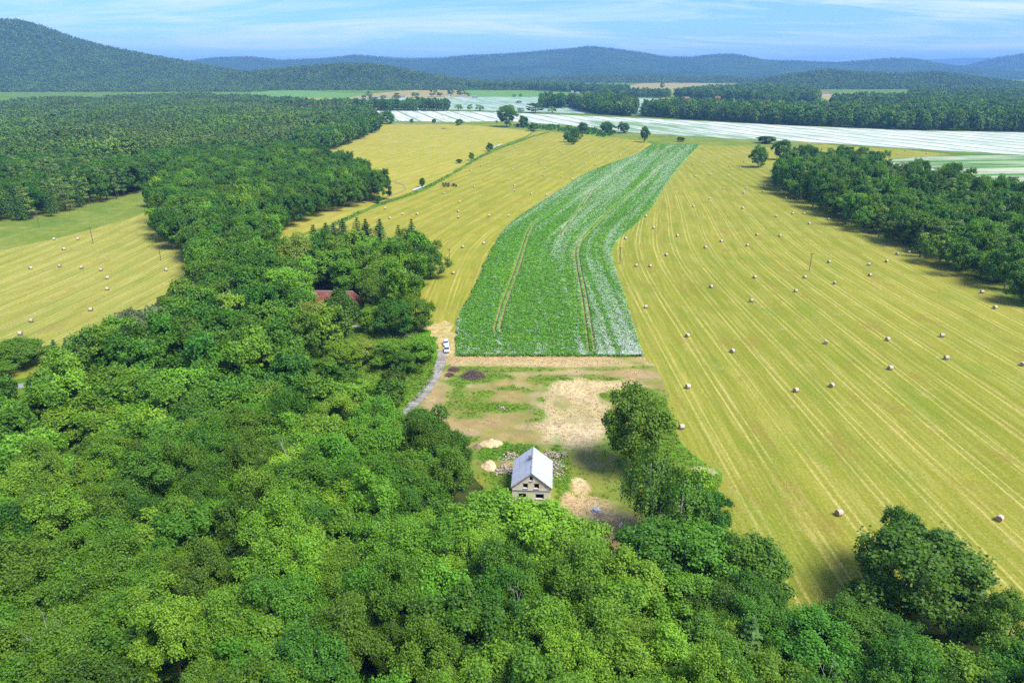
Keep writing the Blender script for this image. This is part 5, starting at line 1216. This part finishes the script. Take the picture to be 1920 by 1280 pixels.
for where, L in BALES.items():
    pts = sorted([at(x, y + 2) for x, y in L], key=lambda q: math.hypot(*q))
    for k, q in enumerate(pts):
        d = math.hypot(*q); rz = R(18) + random.gauss(0, .35); lb = ('%s round hay bale %s' % (ORD[k], where)) if k < 20 else 'small distant round hay bale far back %s' % where
        if d < 420:
            e = link('hay_bale', None, None, (q[0], q[1], .74), rz); link('wrap', wrap_me, e); link('end_face', end_me, e, (.66, 0, 0)); link('end_face', end_me, e, (-.66, 0, 0), (0, 0, math.pi))
        else: e = link('hay_bale', bale_me, None, (q[0], q[1], .74), rz)
        tag(e, lb, 'hay bale', 'hay bales ' + where)
# rows of bales stored in lines by the far margin
for r_, (x0, x1) in enumerate([(735, 751), (755, 773), (779, 798), (805, 826)]):
    n = 12; a = np.array(at(x0, 233.5)); b = np.array(at(x1, 234.5))
    for k in range(n):
        q = a + (b - a) * k / (n - 1); e = link('hay_bale', bale_me, None, (q[0], q[1], .8), math.atan2(b[1] - a[1], b[0] - a[0]), 1.1)
        tag(e, 'round bale in the %s stored line of bales by the far margin' % ['first', 'second', 'third', 'fourth'][r_], 'hay bale', '%s stored line of bales' % ['first', 'second', 'third', 'fourth'][r_])

# ------------------------------------------------------------------ utility poles
M['pole'] = simple('pole_wood', (.13, .10, .075), .9); M['porcelain'] = simple('porcelain', (.45, .42, .38), .3)
pole_mb = MB(); pole_mb.tube([(0, 0, -.2), (0, 0, 4), (0, 0, 8.6)], [.16, .14, .11], 8); pole_me = pole_mb.mesh('post', M['pole'])
arm_mb = MB(); arm_mb.box((0, 0, 8.2), (1.9, .14, .16)); arm_mb.box((.35, 0, 7.8), (1.0, .06, .06), 0, 0, Matrix.Rotation(.9, 3, 'Y')); arm_me = arm_mb.mesh('crossarm', M['pole'])
ins_mb = MB(); ins_mb.tube([(0, 0, 0), (0, 0, .12), (0, 0, .3)], [.05, .09, .06], 7); ins_me = ins_mb.mesh('insulator', M['porcelain'])
for (x, y, h, lb) in [(843, 500, 8.6, 'wooden utility pole beside the barn grove'), (1162, 495, 8.2, 'wooden utility pole at the bend of the flowering crop'), (1517, 509, 8.6, 'wooden utility pole in the middle of the right hay field'), (175, 457, 9, 'wooden utility pole in the mown left meadow'), (74, 426, 9, 'utility pole in the unmown meadow'), (4, 407, 9, 'pale utility pole at the left edge'), (1882, 543, 8.0, 'thin utility pole in front of the right wood'), (302, 488, 7, 'pale utility pole at the corner of the left meadow')]:
    q = at(x, y); e = link('utility_pole', None, None, (q[0], q[1], 0), random.uniform(-.5, .5), (1, 1, h / 8.6)); tag(e, lb, 'utility pole', 'poles of the power line')
    link('post', pole_me, e); link('crossarm', arm_me, e)
    for k in (-.8, 0, .8): link('insulator', ins_me, e, (k, 0, 8.28))

# ------------------------------------------------------------------ tractor and tedder
M['tred'] = simple('tractor_red', (.34, .05, .035), .5, .4); M['tdark'] = simple('dark_machine', (.075, .045, .04), .7); M['tlight'] = simple('pale_tine_guard', (.55, .45, .40), .6)
q = at(851.5, 350); tr = link('tractor', None, None, (q[0], q[1], 0), R(-12)); tag(tr, 'small dark red tractor standing in the left hay field', 'tractor')
mb = MB(); mb.box((1.3, 0, 1.15), (2.2, .8, .75)); mb.box((2.35, 0, 1.05), (.25, .7, .6)); mb.build('bonnet', M['tdark'], tr)
mb = MB(); mb.box((-.4, 0, .9), (2.0, .9, .5)); mb.build('chassis', M['tdark'], tr)
mb = MB(); mb.box((-.5, 0, 2.75), (1.5, 1.5, .16)); mb.build('cab_roof', M['tred'], tr)
mb = MB(); mb.box((-.5, 0, 1.95), (1.3, 1.3, 1.4)); mb.build('cab_glass', M['glass'], tr)
mb = MB()
for x in (-1.16, .16):
    for y in (-.68, .68): mb.box((x, y, 1.95), (.1, .1, 1.5))
mb.build('cab_frame', M['tred'], tr)
mb = MB(); mb.tube([(1.0, .3, 1.5), (1.0, .3, 2.5)], .06, 6); mb.build('exhaust', M['black'], tr)
for x, y, r_ in ((-.9, -.95, .85), (-.9, .95, .85), (1.7, -.8, .55), (1.7, .8, .55)):
    w_ = link('wheel', None, tr, (x, y, r_)); mb = MB(); mb.tube([(0, -.22, 0), (0, .22, 0)], r_, 16); mb.build('tyre', M['tyre'], w_); mb = MB(); mb.tube([(0, -.24, 0), (0, .24, 0)], r_ * .5, 10); mb.build('rim', M['tlight'], w_)
q = at(836.5, 350); im = link('hay_tedder', None, None, (q[0], q[1], 0), R(-12)); tag(im, 'dark folded hay machine hitched behind the small tractor', 'farm machine')
mb = MB(); mb.box((0, 0, .95), (6.2, .3, .3)); mb.box((0, 0, 1.9), (5.6, 2.0, .14)); mb.box((3.4, 0, .75), (1.2, .15, .15))
for x in (-2.7, -.9, .9, 2.7): mb.box((x, -.95, 1.9), (.12, .12, 2.6)); mb.box((x, .95, 1.9), (.12, .12, 2.6))
mb.build('frame', M['tdark'], im)
for x in (-2.3, 0, 2.3):
    for z, y in ((1.55, -.95), (2.75, -.75)):
        w_ = link('rotor', None, im, (x, y, z)); mb = MB(); mb.tube([(0, -.1, 0), (0, .1, 0)], .72, 12); mb.build('disc', M['tdark'], w_); mb = MB(); mb.tube([(0, -.2, 0), (0, -.08, 0)], .22, 8); mb.build('hub', M['tlight'], w_)
for x in (-1.6, 1.6):
    for y in (-1, 1): mb = MB(); mb.tube([(x, y - .15, .42), (x, y + .15, .42)], .42, 12); mb.build('wheel', M['tyre'], im)

# ------------------------------------------------------------------ heaps, rubble, well, planks, footbridges
def heap(name, px, py, rx, ry, h, mat, label, cat, seed=0, rz=0.0):
    n, m = 26, 9; rng = np.random.default_rng(seed); vs = [(0, 0, h)]; fs = []
    for j in range(1, m + 1):
        for i in range(n):
            a = 2 * math.pi * i / n; f = j / m; w = 1 + .28 * (vnoise(math.cos(a) * 1.3 + seed * 7, math.sin(a) * 1.3 + 5) - .5) * 2
            z = h * (1 - f) ** 1.15 * (1 + .9 * (float(vnoise(math.cos(a) * f * 3 + seed, math.sin(a) * f * 3)) - .5)) - (.12 if j == m else 0)
            vs.append((math.cos(a) * rx * f * float(w), math.sin(a) * ry * f * float(w), z + rng.normal() * .03))
    fs += [(0, 1 + i, 1 + (i + 1) % n) for i in range(n)]
    fs += [(1 + (j - 1) * n + i, 1 + j * n + i, 1 + j * n + (i + 1) % n, 1 + (j - 1) * n + (i + 1) % n) for j in range(1, m) for i in range(n)]
    mb = MB(); mb.add(vs, fs); q = at(px, py); o = mb.build(name, mat, None, True, loc=(q[0], q[1], .06), rot=rz); tag(o, label, cat); return o
t = NT('sand'); p = t.objc(); M['sand'] = t.diffuse(t.mix(t.rng(t.noise(p, 1.8, 5, .75), .35, .65), (.42, .31, .16), (.66, .52, .30)), t.bump(t.noise(p, 4, 4), .5, .1))
heap('sand_heap', 921, 832, 3.1, 1.9, 1.3, M['sand'], 'wide pale sand heap above the bright green patch', 'sand heap', 1)
heap('sand_heap', 917, 872, 1.7, 2.6, 1.2, M['sand'], 'narrow sand heap left of the derelict house', 'sand heap', 2, .3)
heap('soil_heap', 895, 838, 1.3, 1.2, .8, simple('dark_soil', (.25, .18, .12), 1), 'small brown soil heap beside the wide sand heap', 'soil heap', 3)
heap('muck_heap', 832, 242, 7, 4, 2.2, simple('muck', (.17, .11, .07), 1), 'brown muck heap in the yellow field beyond the ditch', 'muck heap', 4)
t = NT('rubble_chunks'); c = t.n.new("ShaderNodeValToRGB"); t.l.new(t.noise(t.pos(), 2.3, 3, .8), c.inputs[0]); e = c.color_ramp.elements; e[0].position = .35; e[0].color = (.27, .19, .13, 1); e[1].position = .62; e[1].color = (.54, .47, .37, 1); M['rubble'] = t.diffuse(c.outputs[0])
def rubble(pts, n, spread, label, seed, h=.5):
    rg = random.Random(seed); mb = MB(); c0 = at(*pts[0])
    for k in range(int(n * .7)):
        i = rg.randrange(len(pts) - 1) if len(pts) > 1 else 0; a = at(*pts[i]); b = at(*pts[min(i + 1, len(pts) - 1)]); f = rg.random()
        x = a[0] + (b[0] - a[0]) * f + rg.gauss(0, spread * 1.3) - c0[0]; y = a[1] + (b[1] - a[1]) * f + rg.gauss(0, spread) - c0[1]
        s = rg.uniform(.12, .30); mb.box((x, y, abs(rg.gauss(0, h * .5)) + .03), (s * 1.5, s, s * .7), rg.uniform(0, 3.1), 0, Matrix.Rotation(rg.uniform(-.6, .6), 3, 'X'))
    o = mb.build('rubble_heap', M['rubble'], None, loc=(c0[0], c0[1], .05)); tag(o, label, 'rubble')
rubble([(934, 888), (945, 884), (958, 876), (960, 895)], 260, .8, 'brick rubble along the left wall of the derelict house', 1)
rubble([(946, 868), (956, 852), (966, 856)], 150, .55, 'curved line of brick rubble behind the left corner of the house', 2)
rubble([(1016, 852), (1034, 856), (1056, 852)], 230, .7, 'brick rubble behind the derelict house', 3)
rubble([(1044, 862), (1046, 880), (1044, 897)], 190, .6, 'brick rubble along the right wall of the derelict house', 4)
rubble([(970, 982), (1000, 985), (1030, 982)], 60, .5, 'brick rubble at the foot of the house gable', 5)
rubble([(938, 766), (948, 768)], 26, .5, 'small stone pile on the plot', 6)
def brush(px, py, rx, ry, h, n, label, seed, colr):
    rg = random.Random(seed); mb = MB(); q = at(px, py)
    for k in range(n):
        a = rg.uniform(0, 6.28); f = math.sqrt(rg.random()); x, y = math.cos(a) * rx * f, math.sin(a) * ry * f; z = h * (1 - f * f) * rg.uniform(.2, 1.0) + .05; d = rg.uniform(0, 3.14); l = rg.uniform(.7, 2.3)
        v = Vector((math.cos(d) * l, math.sin(d) * l, rg.uniform(-.45, .45) * l)); c_ = Vector((x, y, z)); m_ = c_ + Vector((rg.gauss(0, .12), rg.gauss(0, .12), .1))
        mb.tube([c_ - v * .5, m_, c_ + v * .5], [rg.uniform(.03, .07), .04, .015], 4, cap=False)
    o = mb.build('brush_pile', colr, None, loc=(q[0], q[1], .05)); tag(o, label, 'brush pile')
M['twig'] = simple('brown_twigs', (.22, .16, .12), .95); M['twig2'] = simple('reddish_twigs', (.22, .13, .11), .95)
brush(887, 706, 3.4, 2.4, 2.3, 620, 'large heap of cut branches below the flowering crop', 1, M['twig'])
brush(850, 694, 1.5, 1.5, 1.0, 170, 'upper small heap of reddish branches by the track', 2, M['twig2'])
brush(843, 704, 1.2, 1.1, .8, 120, 'lower small heap of reddish branches by the track', 3, M['twig2'])
q = at(1119, 959); well = link('well', None, None, (q[0], q[1], .06)); tag(well, 'round pale concrete well with a cone cover on the plot', 'well')
M['conc'] = simple('pale_concrete', (.60, .60, .60), .8)
mb = MB(); mb.box((0, 0, .08), (2.1, 1.9, .16), .3); mb.build('base', M['grey'], well); mb = MB(); mb.tube([(0, 0, .1), (0, 0, .55)], .62, 20); mb.build('ring', M['conc'], well); mb = MB(); mb.tube([(0, 0, .56), (0, 0, .66), (0, 0, .98)], [.72, .70, .08], 20); mb.build('cover', M['conc'], well)
q = at(1163, 983); mb = MB(); mb.box((0, 0, .08), (.25, 1.6, .08)); mb.box((.25, .1, .05), (.18, 1.1, .05), .2); o = mb.build('plank', simple('new_plank', (.66, .58, .46), .8), None, loc=(q[0], q[1], .06), rot=R(-35)); tag(o, 'pale plank lying on the bare soil below the well', 'plank')
for (x0, y0, x1, y1, lb) in [(775, 358, 796, 350, 'long pale concrete footbridge over the ditch'), (922, 278, 929, 275, 'left short concrete footbridge far up the ditch'), (932, 275, 941, 271, 'right short concrete footbridge far up the ditch')]:
    a, b = np.array(at(x0, y0)), np.array(at(x1, y1)); c = (a + b) / 2; l = np.linalg.norm(b - a); e = link('footbridge', None, None, (c[0], c[1], .1), math.atan2(b[1] - a[1], b[0] - a[0])); tag(e, lb, 'footbridge')
    mb = MB(); mb.box((0, 0, .35), (l, 1.8, .25)); mb.build('deck', M['conc'], e)
    for s in (-1, 1): mb = MB(); mb.box((0, s * .85, .68), (l, .16, .4)); mb.build('kerb', M['conc'], e)

# ------------------------------------------------------------------ bare dead trees
def dead_tree(px, py, h, label, seed, zf=.8, lean=.1):
    rg = random.Random(seed); mb = MB(); br_ = MB(); q = at(px, py, h * zf)
    def grow(p0, d, l, r, lv, m):
        pts = [p0]; dd = d.copy(); 
        for k in range(4): dd = (dd + Vector((rg.gauss(0, .16), rg.gauss(0, .16), rg.gauss(0, .08) + .05))).normalized(); pts.append(pts[-1] + dd * l / 4)
        m.tube(pts, [r, r * .85, r * .7, r * .55, r * .35], 6 if lv < 2 else 4, cap=False)
        if lv < 3:
            for k in range(5 if lv == 0 else 4): i = rg.randint(2, 4); nd = (dd + Vector((rg.gauss(0, .6), rg.gauss(0, .6), rg.uniform(0, .4)))).normalized(); grow(pts[i], nd, l * rg.uniform(.4, .65), r * .42, lv + 1, br_)
    grow(Vector((0, 0, -.2)), Vector((lean, 0, 1)).normalized(), h * .62, .19, 0, mb)
    e = link('dead_tree', None, None, (q[0], q[1], 0)); tag(e, label, 'dead tree'); mb.build('trunk', M['dead_wood'], e); br_.build('branches', M['dead_wood'], e)
dead_tree(40, 1235, 15.5, 'bare dead tree with pale branches at the bottom left corner', 3)
dead_tree(935, 1150, 15.5, 'bare dead tree with pale branches in the middle of the lower forest', 8, .75)
dead_tree(905, 1190, 13, 'smaller bare dead tree below the other dead tree in the lower forest', 12, .75)
dead_tree(560, 870, 15, 'thin dead tree standing among the forest left of the plot', 15, .8)
dead_tree(835, 1110, 14, 'leaning bare trunk in the dark gap of the lower forest', 19, .6, .35)
dead_tree(1515, 1262, 12.5, 'bare dead tree in the lower right forest', 23, .8)

# ------------------------------------------------------------------ far houses
M['hwhite'] = simple('white_render', (.72, .70, .66), .9, .2, 0, .1); M['hred'] = simple('red_roof', (.36, .14, .10), .9); M['hgrey'] = simple('grey_roof', (.24, .23, .23), .9); M['hyel'] = simple('yellow_render', (.62, .52, .30), .9); M['pane'] = simple('window_pane', (.05, .06, .08), .2)
def far_house(px, py, w, l, h, rz, wm, rm_, label, tower=False):
    q = at(px, py + .9); e = link('far_house', None, None, (q[0], q[1], float(rise(q[1]))), R(rz)); tag(e, label, 'house')
    mb = MB(); mb.add([(-l / 2, -w / 2, -1), (l / 2, -w / 2, -1), (l / 2, w / 2, -1), (-l / 2, w / 2, -1), (-l / 2, -w / 2, h), (l / 2, -w / 2, h), (l / 2, w / 2, h), (-l / 2, w / 2, h), (-l / 2, 0, h + w * .42), (l / 2, 0, h + w * .42)], [(0, 1, 5, 4), (2, 3, 7, 6), (1, 2, 6, 9, 5), (3, 0, 4, 8, 7)]); mb.build('wall', M[wm], e)
    mb = MB(); k = .5
    for s in (-1, 1): mb.add([(-l / 2 - k, s * (w / 2 + k), h - k * .84), (l / 2 + k, s * (w / 2 + k), h - k * .84), (l / 2 + k, 0, h + w * .42 + .12), (-l / 2 - k, 0, h + w * .42 + .12)], [(0, 1, 2, 3)])
    r_ = mb.build('roof', M[rm_], e); mb = MB(); mb.box((l * .2, w * .12, h + w * .42), (.7, .7, 2.2)); mb.build('chimney', M['hgrey'], r_)
    n = max(2, int(l / 3))
    for i in range(n): mb = MB(); mb.box((-l / 2 + (i + .5) * l / n, -w / 2 - .02, h * .55), (1.0, .06, 1.3)); mb.build('window', M['pane'], e)
    for s in (-1, 1): mb = MB(); mb.box((s * (l / 2 + .02), 0, h * .8), (.06, 1.1, 1.3)); mb.build('window', M['pane'], e)
for a in [(701, 184, 9, 17, 4, 10, 'hgrey', 'hgrey', 'low grey farmhouse beside the far left trees'), (757, 183, 9, 15, 5, -5, 'hwhite', 'hgrey', 'white house between the trees below the tan field'), (839, 182, 11, 14, 5, 80, 'hwhite', 'hgrey', 'white gabled house below the tan field'), (866, 182.3, 8, 16, 4, 0, 'hwhite', 'hgrey', 'small white house at the right of the far farmstead'), (890, 183, 8, 18, 3.5, 0, 'hgrey', 'hgrey', 'long grey shed at the edge of the pale field'), (830, 166, 10, 22, 9, 5, 'hyel', 'hyel', 'yellow house on top of the tan field'), (1073, 180, 7, 8, 15, 0, 'hwhite', 'hgrey', 'tall narrow white house below the mountain'), (1083, 178, 9, 11, 7, 20, 'hwhite', 'hgrey', 'white house right of the tall narrow house'), (1285, 186, 9, 22, 4, 0, 'hred', 'hred', 'low red farm building at the far field edge'), (1345, 188, 10, 15, 7, 15, 'hred', 'hred', 'red house at the edge of the far wood'), (1411, 193, 9, 10, 8, 70, 'hred', 'hred', 'narrow red house in the far village'), (1425, 194, 8, 9, 7, 80, 'hwhite', 'hgrey', 'small white house beside the narrow red house'), (1437, 194, 9, 14, 5, 0, 'hwhite', 'hred', 'white house with red roof in the far village'), (1466, 192.5, 11, 24, 6, 0, 'hwhite', 'hgrey', 'long white house in the far village'), (1547, 178, 10, 22, 5, 0, 'hwhite', 'hred', 'white farm above the right yellow field'), (1538, 196, 9, 10, 6, 60, 'hwhite', 'hgrey', 'small white house among the right far trees')]: far_house(*a)

# ------------------------------------------------------------------ crop plants, weeds and dry stalks
M['crop_leaf'] = foliage('crop_leaf', (.078, .245, .020), (.150, .345, .034), .25); M['petal'] = NT('white_petal').diffuse((.74, .77, .72)); M['weed'] = foliage('weed_leaf', (.12, .22, .02), (.20, .28, .03), .2); M['stalk'] = foliage('dry_stalk', (.46, .35, .17), (.64, .52, .30), .1)
def tuft(name, seed, n, h, sp, mats, fl=0, wd=.09):
    rg = np.random.default_rng(seed); P = np.column_stack([rg.normal(size=n) * sp, rg.normal(size=n) * sp, rg.uniform(.25, .95, n) * h]); N = np.column_stack([rg.normal(size=n), rg.normal(size=n), np.full(n, .9)]); N /= np.linalg.norm(N, axis=1)[:, None]
    V_, F_ = leaf_cards(P, N, np.full(n, h * .55), np.full(n, wd * 2), rg, np.column_stack([rg.normal(size=n) * .5, rg.normal(size=n) * .5, np.ones(n)])); mi = np.zeros(n)
    if fl:
        P2 = np.column_stack([rg.normal(size=fl) * sp * 1.2, rg.normal(size=fl) * sp * 1.2, rg.uniform(.95, 1.15, fl) * h]); N2 = np.column_stack([rg.normal(size=(fl, 2)) * .3, np.ones(fl)]); N2 /= np.linalg.norm(N2, axis=1)[:, None]
        V2_, F2_ = leaf_cards(P2, N2, np.full(fl, .14), np.full(fl, .13), rg); F_ = np.vstack([F_, F2_ + len(V_)]); V_ = np.vstack([V_, V2_]); mi = np.concatenate([mi, np.ones(fl)])
    return mesh_np(name, V_, F_, mats, mi)
cg = [tuft('crop_tuft', k, 12, .55, .30, [M['crop_leaf'], M['petal']], 0, .12) for k in range(3)]; cf = [tuft('crop_flower', 9 + k, 8, .55, .30, [M['crop_leaf'], M['petal']], 8, .12) for k in range(3)]
rg = np.random.default_rng(77); lo, hi = PP.min(0), PP.max(0); n = 240000
q = np.column_stack([rg.uniform(lo[0], hi[0], n), lo[1] + (hi[1] - lo[1]) * rg.random(n) ** 1.9]); q = q[inside(PP, q)]
for c_, o_ in TRACKS:
    d = seg_dist(densify(c_, 4.), q); q = q[np.abs(d - o_) > .72]
s, a_ = row_poppy(q[:, 0], q[:, 1]); dn = .5 + poppy_white(q[:, 0], q[:, 1]) + .25 * (fbm(s * .6, a_ * .02) - .5)
fl = rg.random(len(q)) < np.clip((dn - .43) * 2.4, .05, .8)
ix = np.where(fl, 3 + rg.integers(0, 3, len(q)), rg.integers(0, 3, len(q))).astype(np.int32)
scatter('crop_plants', np.column_stack([q + rg.normal(size=q.shape) * .25, np.full(len(q), .36)]), cg + cf, 'leafy crop plants with white flowers standing in the strip', rg.uniform(.8, 1.35, len(q)), ((), ix))
wt = [tuft('weed_tuft', 30 + k, 16, .5, .26, [M['weed']], 0, .10) for k in range(3)]; stt = [tuft('stalk_tuft', 40 + k, 12, .6, .22, [M['stalk']], 0, .05) for k in range(3)]
q = rg.uniform(SITE.min(0), SITE.max(0), (60000, 2)); q = q[inside(SITE, q)]; cc = site_color(q[:, 0], q[:, 1]); gr = cc[:, 1] / (cc[:, 0] + .01)
def far_from(q): d = q - HOUSE_C; return ~((np.abs(d[:, 0]) < 5) & (np.abs(d[:, 1]) < 6.5))
ok = far_from(q); q, cc, gr = q[ok], cc[ok], gr[ok]
m = rg.random(len(q)) < np.clip((gr - .95) * .45, 0, .5); scatter('weeds', np.column_stack([q[m], np.full(m.sum(), .03)]), wt, 'green weeds and grass tufts on the building plot', rg.uniform(.35, .95, m.sum()))
m = (cc[:, 0] > .42) & (gr < 1.0) & (rg.random(len(q)) < .28); scatter('dry_stalks', np.column_stack([q[m], np.full(m.sum(), .03)]), stt, 'dry pale stalks on the cleared patches of the plot', rg.uniform(.4, 1.1, m.sum()))
dq = densify(dl, .8); dq = dq + rg.normal(size=(len(dq), 2)) * 1.0; dq = dq[vnoise(dq[:, 0] * .06, dq[:, 1] * .06) > .4]; scatter('ditch_weeds', np.column_stack([dq, np.full(len(dq), .05)]), wt, 'tall weeds along the ditch', rg.uniform(1.0, 2.6, len(dq)))
ow = hexgrid(poly([(610, 640), (700, 605), (795, 628), (818, 700), (790, 742), (752, 775), (700, 790)]), .9, .5, 3); scatter('orchard_weeds', np.column_stack([ow, np.full(len(ow), .05)]), wt, 'long grass in the orchard beside the concrete track', rg.uniform(.6, 1.6, len(ow)))
# loose straw along the baler lines of the near hay fields
M['straw_litter'] = foliage('straw_litter', (.46, .37, .12), (.62, .51, .20), .1)
sl_ = [tuft('straw_tuft', 60 + k, 9, .16, .34, [M['straw_litter']], 0, .035) for k in range(4)]
def straw_rows(P, rowf, W, off, n, ymax, name, label):
    q = np.column_stack([rg.uniform(P[:, 0].min(), P[:, 0].max(), n), P[:, 1].min() + (ymax - P[:, 1].min()) * rg.random(n) ** 1.5])
    s, a = rowf(q[:, 0], q[:, 1]); k = np.floor((s + off) / W); tgt = (k + np.where(rg.random(n) < .55, .40, .61)) * W - off
    q[:, 0] += tgt - s + rg.normal(size=n) * .22
    q = q[inside(P, q) & (rg.random(n) < .25 + .9 * vnoise(k * 3.1, a * .05))]
    if len(q): scatter(name, np.column_stack([q, np.full(len(q), .04)]), sl_, label, rg.uniform(.6, 1.5, len(q)))
straw_rows(HR, row_right, 9.6, 0.0, 60000, 420, 'straw_litter', 'loose straw along the rows of the right hay field')
straw_rows(HL, row_left, 9.4, 2.0, 24000, 480, 'straw_litter', 'loose straw along the rows of the hay field left of the crop')
straw_rows(ML, row_meadow, 9.0, 0.0, 16000, 420, 'straw_litter', 'loose straw along the rows of the left meadow')
# bushes of the overgrown far margin
mq = hexgrid(poly([(930, 234), (1050, 238), (1110, 243), (1165, 250), (1130, 258), (1080, 250), (1000, 242)]), 7, .5, 31); mq = mq[rg.random(len(mq)) < .45]; scatter('margin_bushes', np.column_stack([mq, np.zeros(len(mq))]), forms('shrub', 'hi') + forms('shrub_dark', 'hi'), 'low overgrown bushes on the far field margin', rg.uniform(.6, 1.6, len(mq)))
# undergrowth below the forest edges
uq = np.vstack([hexgrid(FRONT, 5.5, .5, 41)]); uq = uq[uq[:, 1] > 60]; scatter('undergrowth', np.column_stack([uq, np.zeros(len(uq))]), forms('shrub_dark', 'hi') + forms('shrub', 'hi'), 'dark undergrowth between the front forest trees', rg.uniform(.7, 1.4, len(uq)))

# ------------------------------------------------------------------ haze
hz = MB(); hz.box((0, 9000, 240), (52000, 23000, 490)); ho = hz.build('haze', [])
hm = bpy.data.materials.new('haze_air'); hm.use_nodes = True; hn = hm.node_tree.nodes; hn.clear(); hout = hn.new('ShaderNodeOutputMaterial'); pv_ = hn.new('ShaderNodeVolumePrincipled')
pv_.inputs['Color'].default_value = (.27, .57, 1.0, 1); pv_.inputs['Density'].default_value = HAZE; pv_.inputs['Anisotropy'].default_value = 0.0
hm.node_tree.links.new(pv_.outputs[0], hout.inputs['Volume']); ho.data.materials.append(hm); ho['kind'] = 'stuff'; ho['label'] = 'thin blue summer haze over the valley'
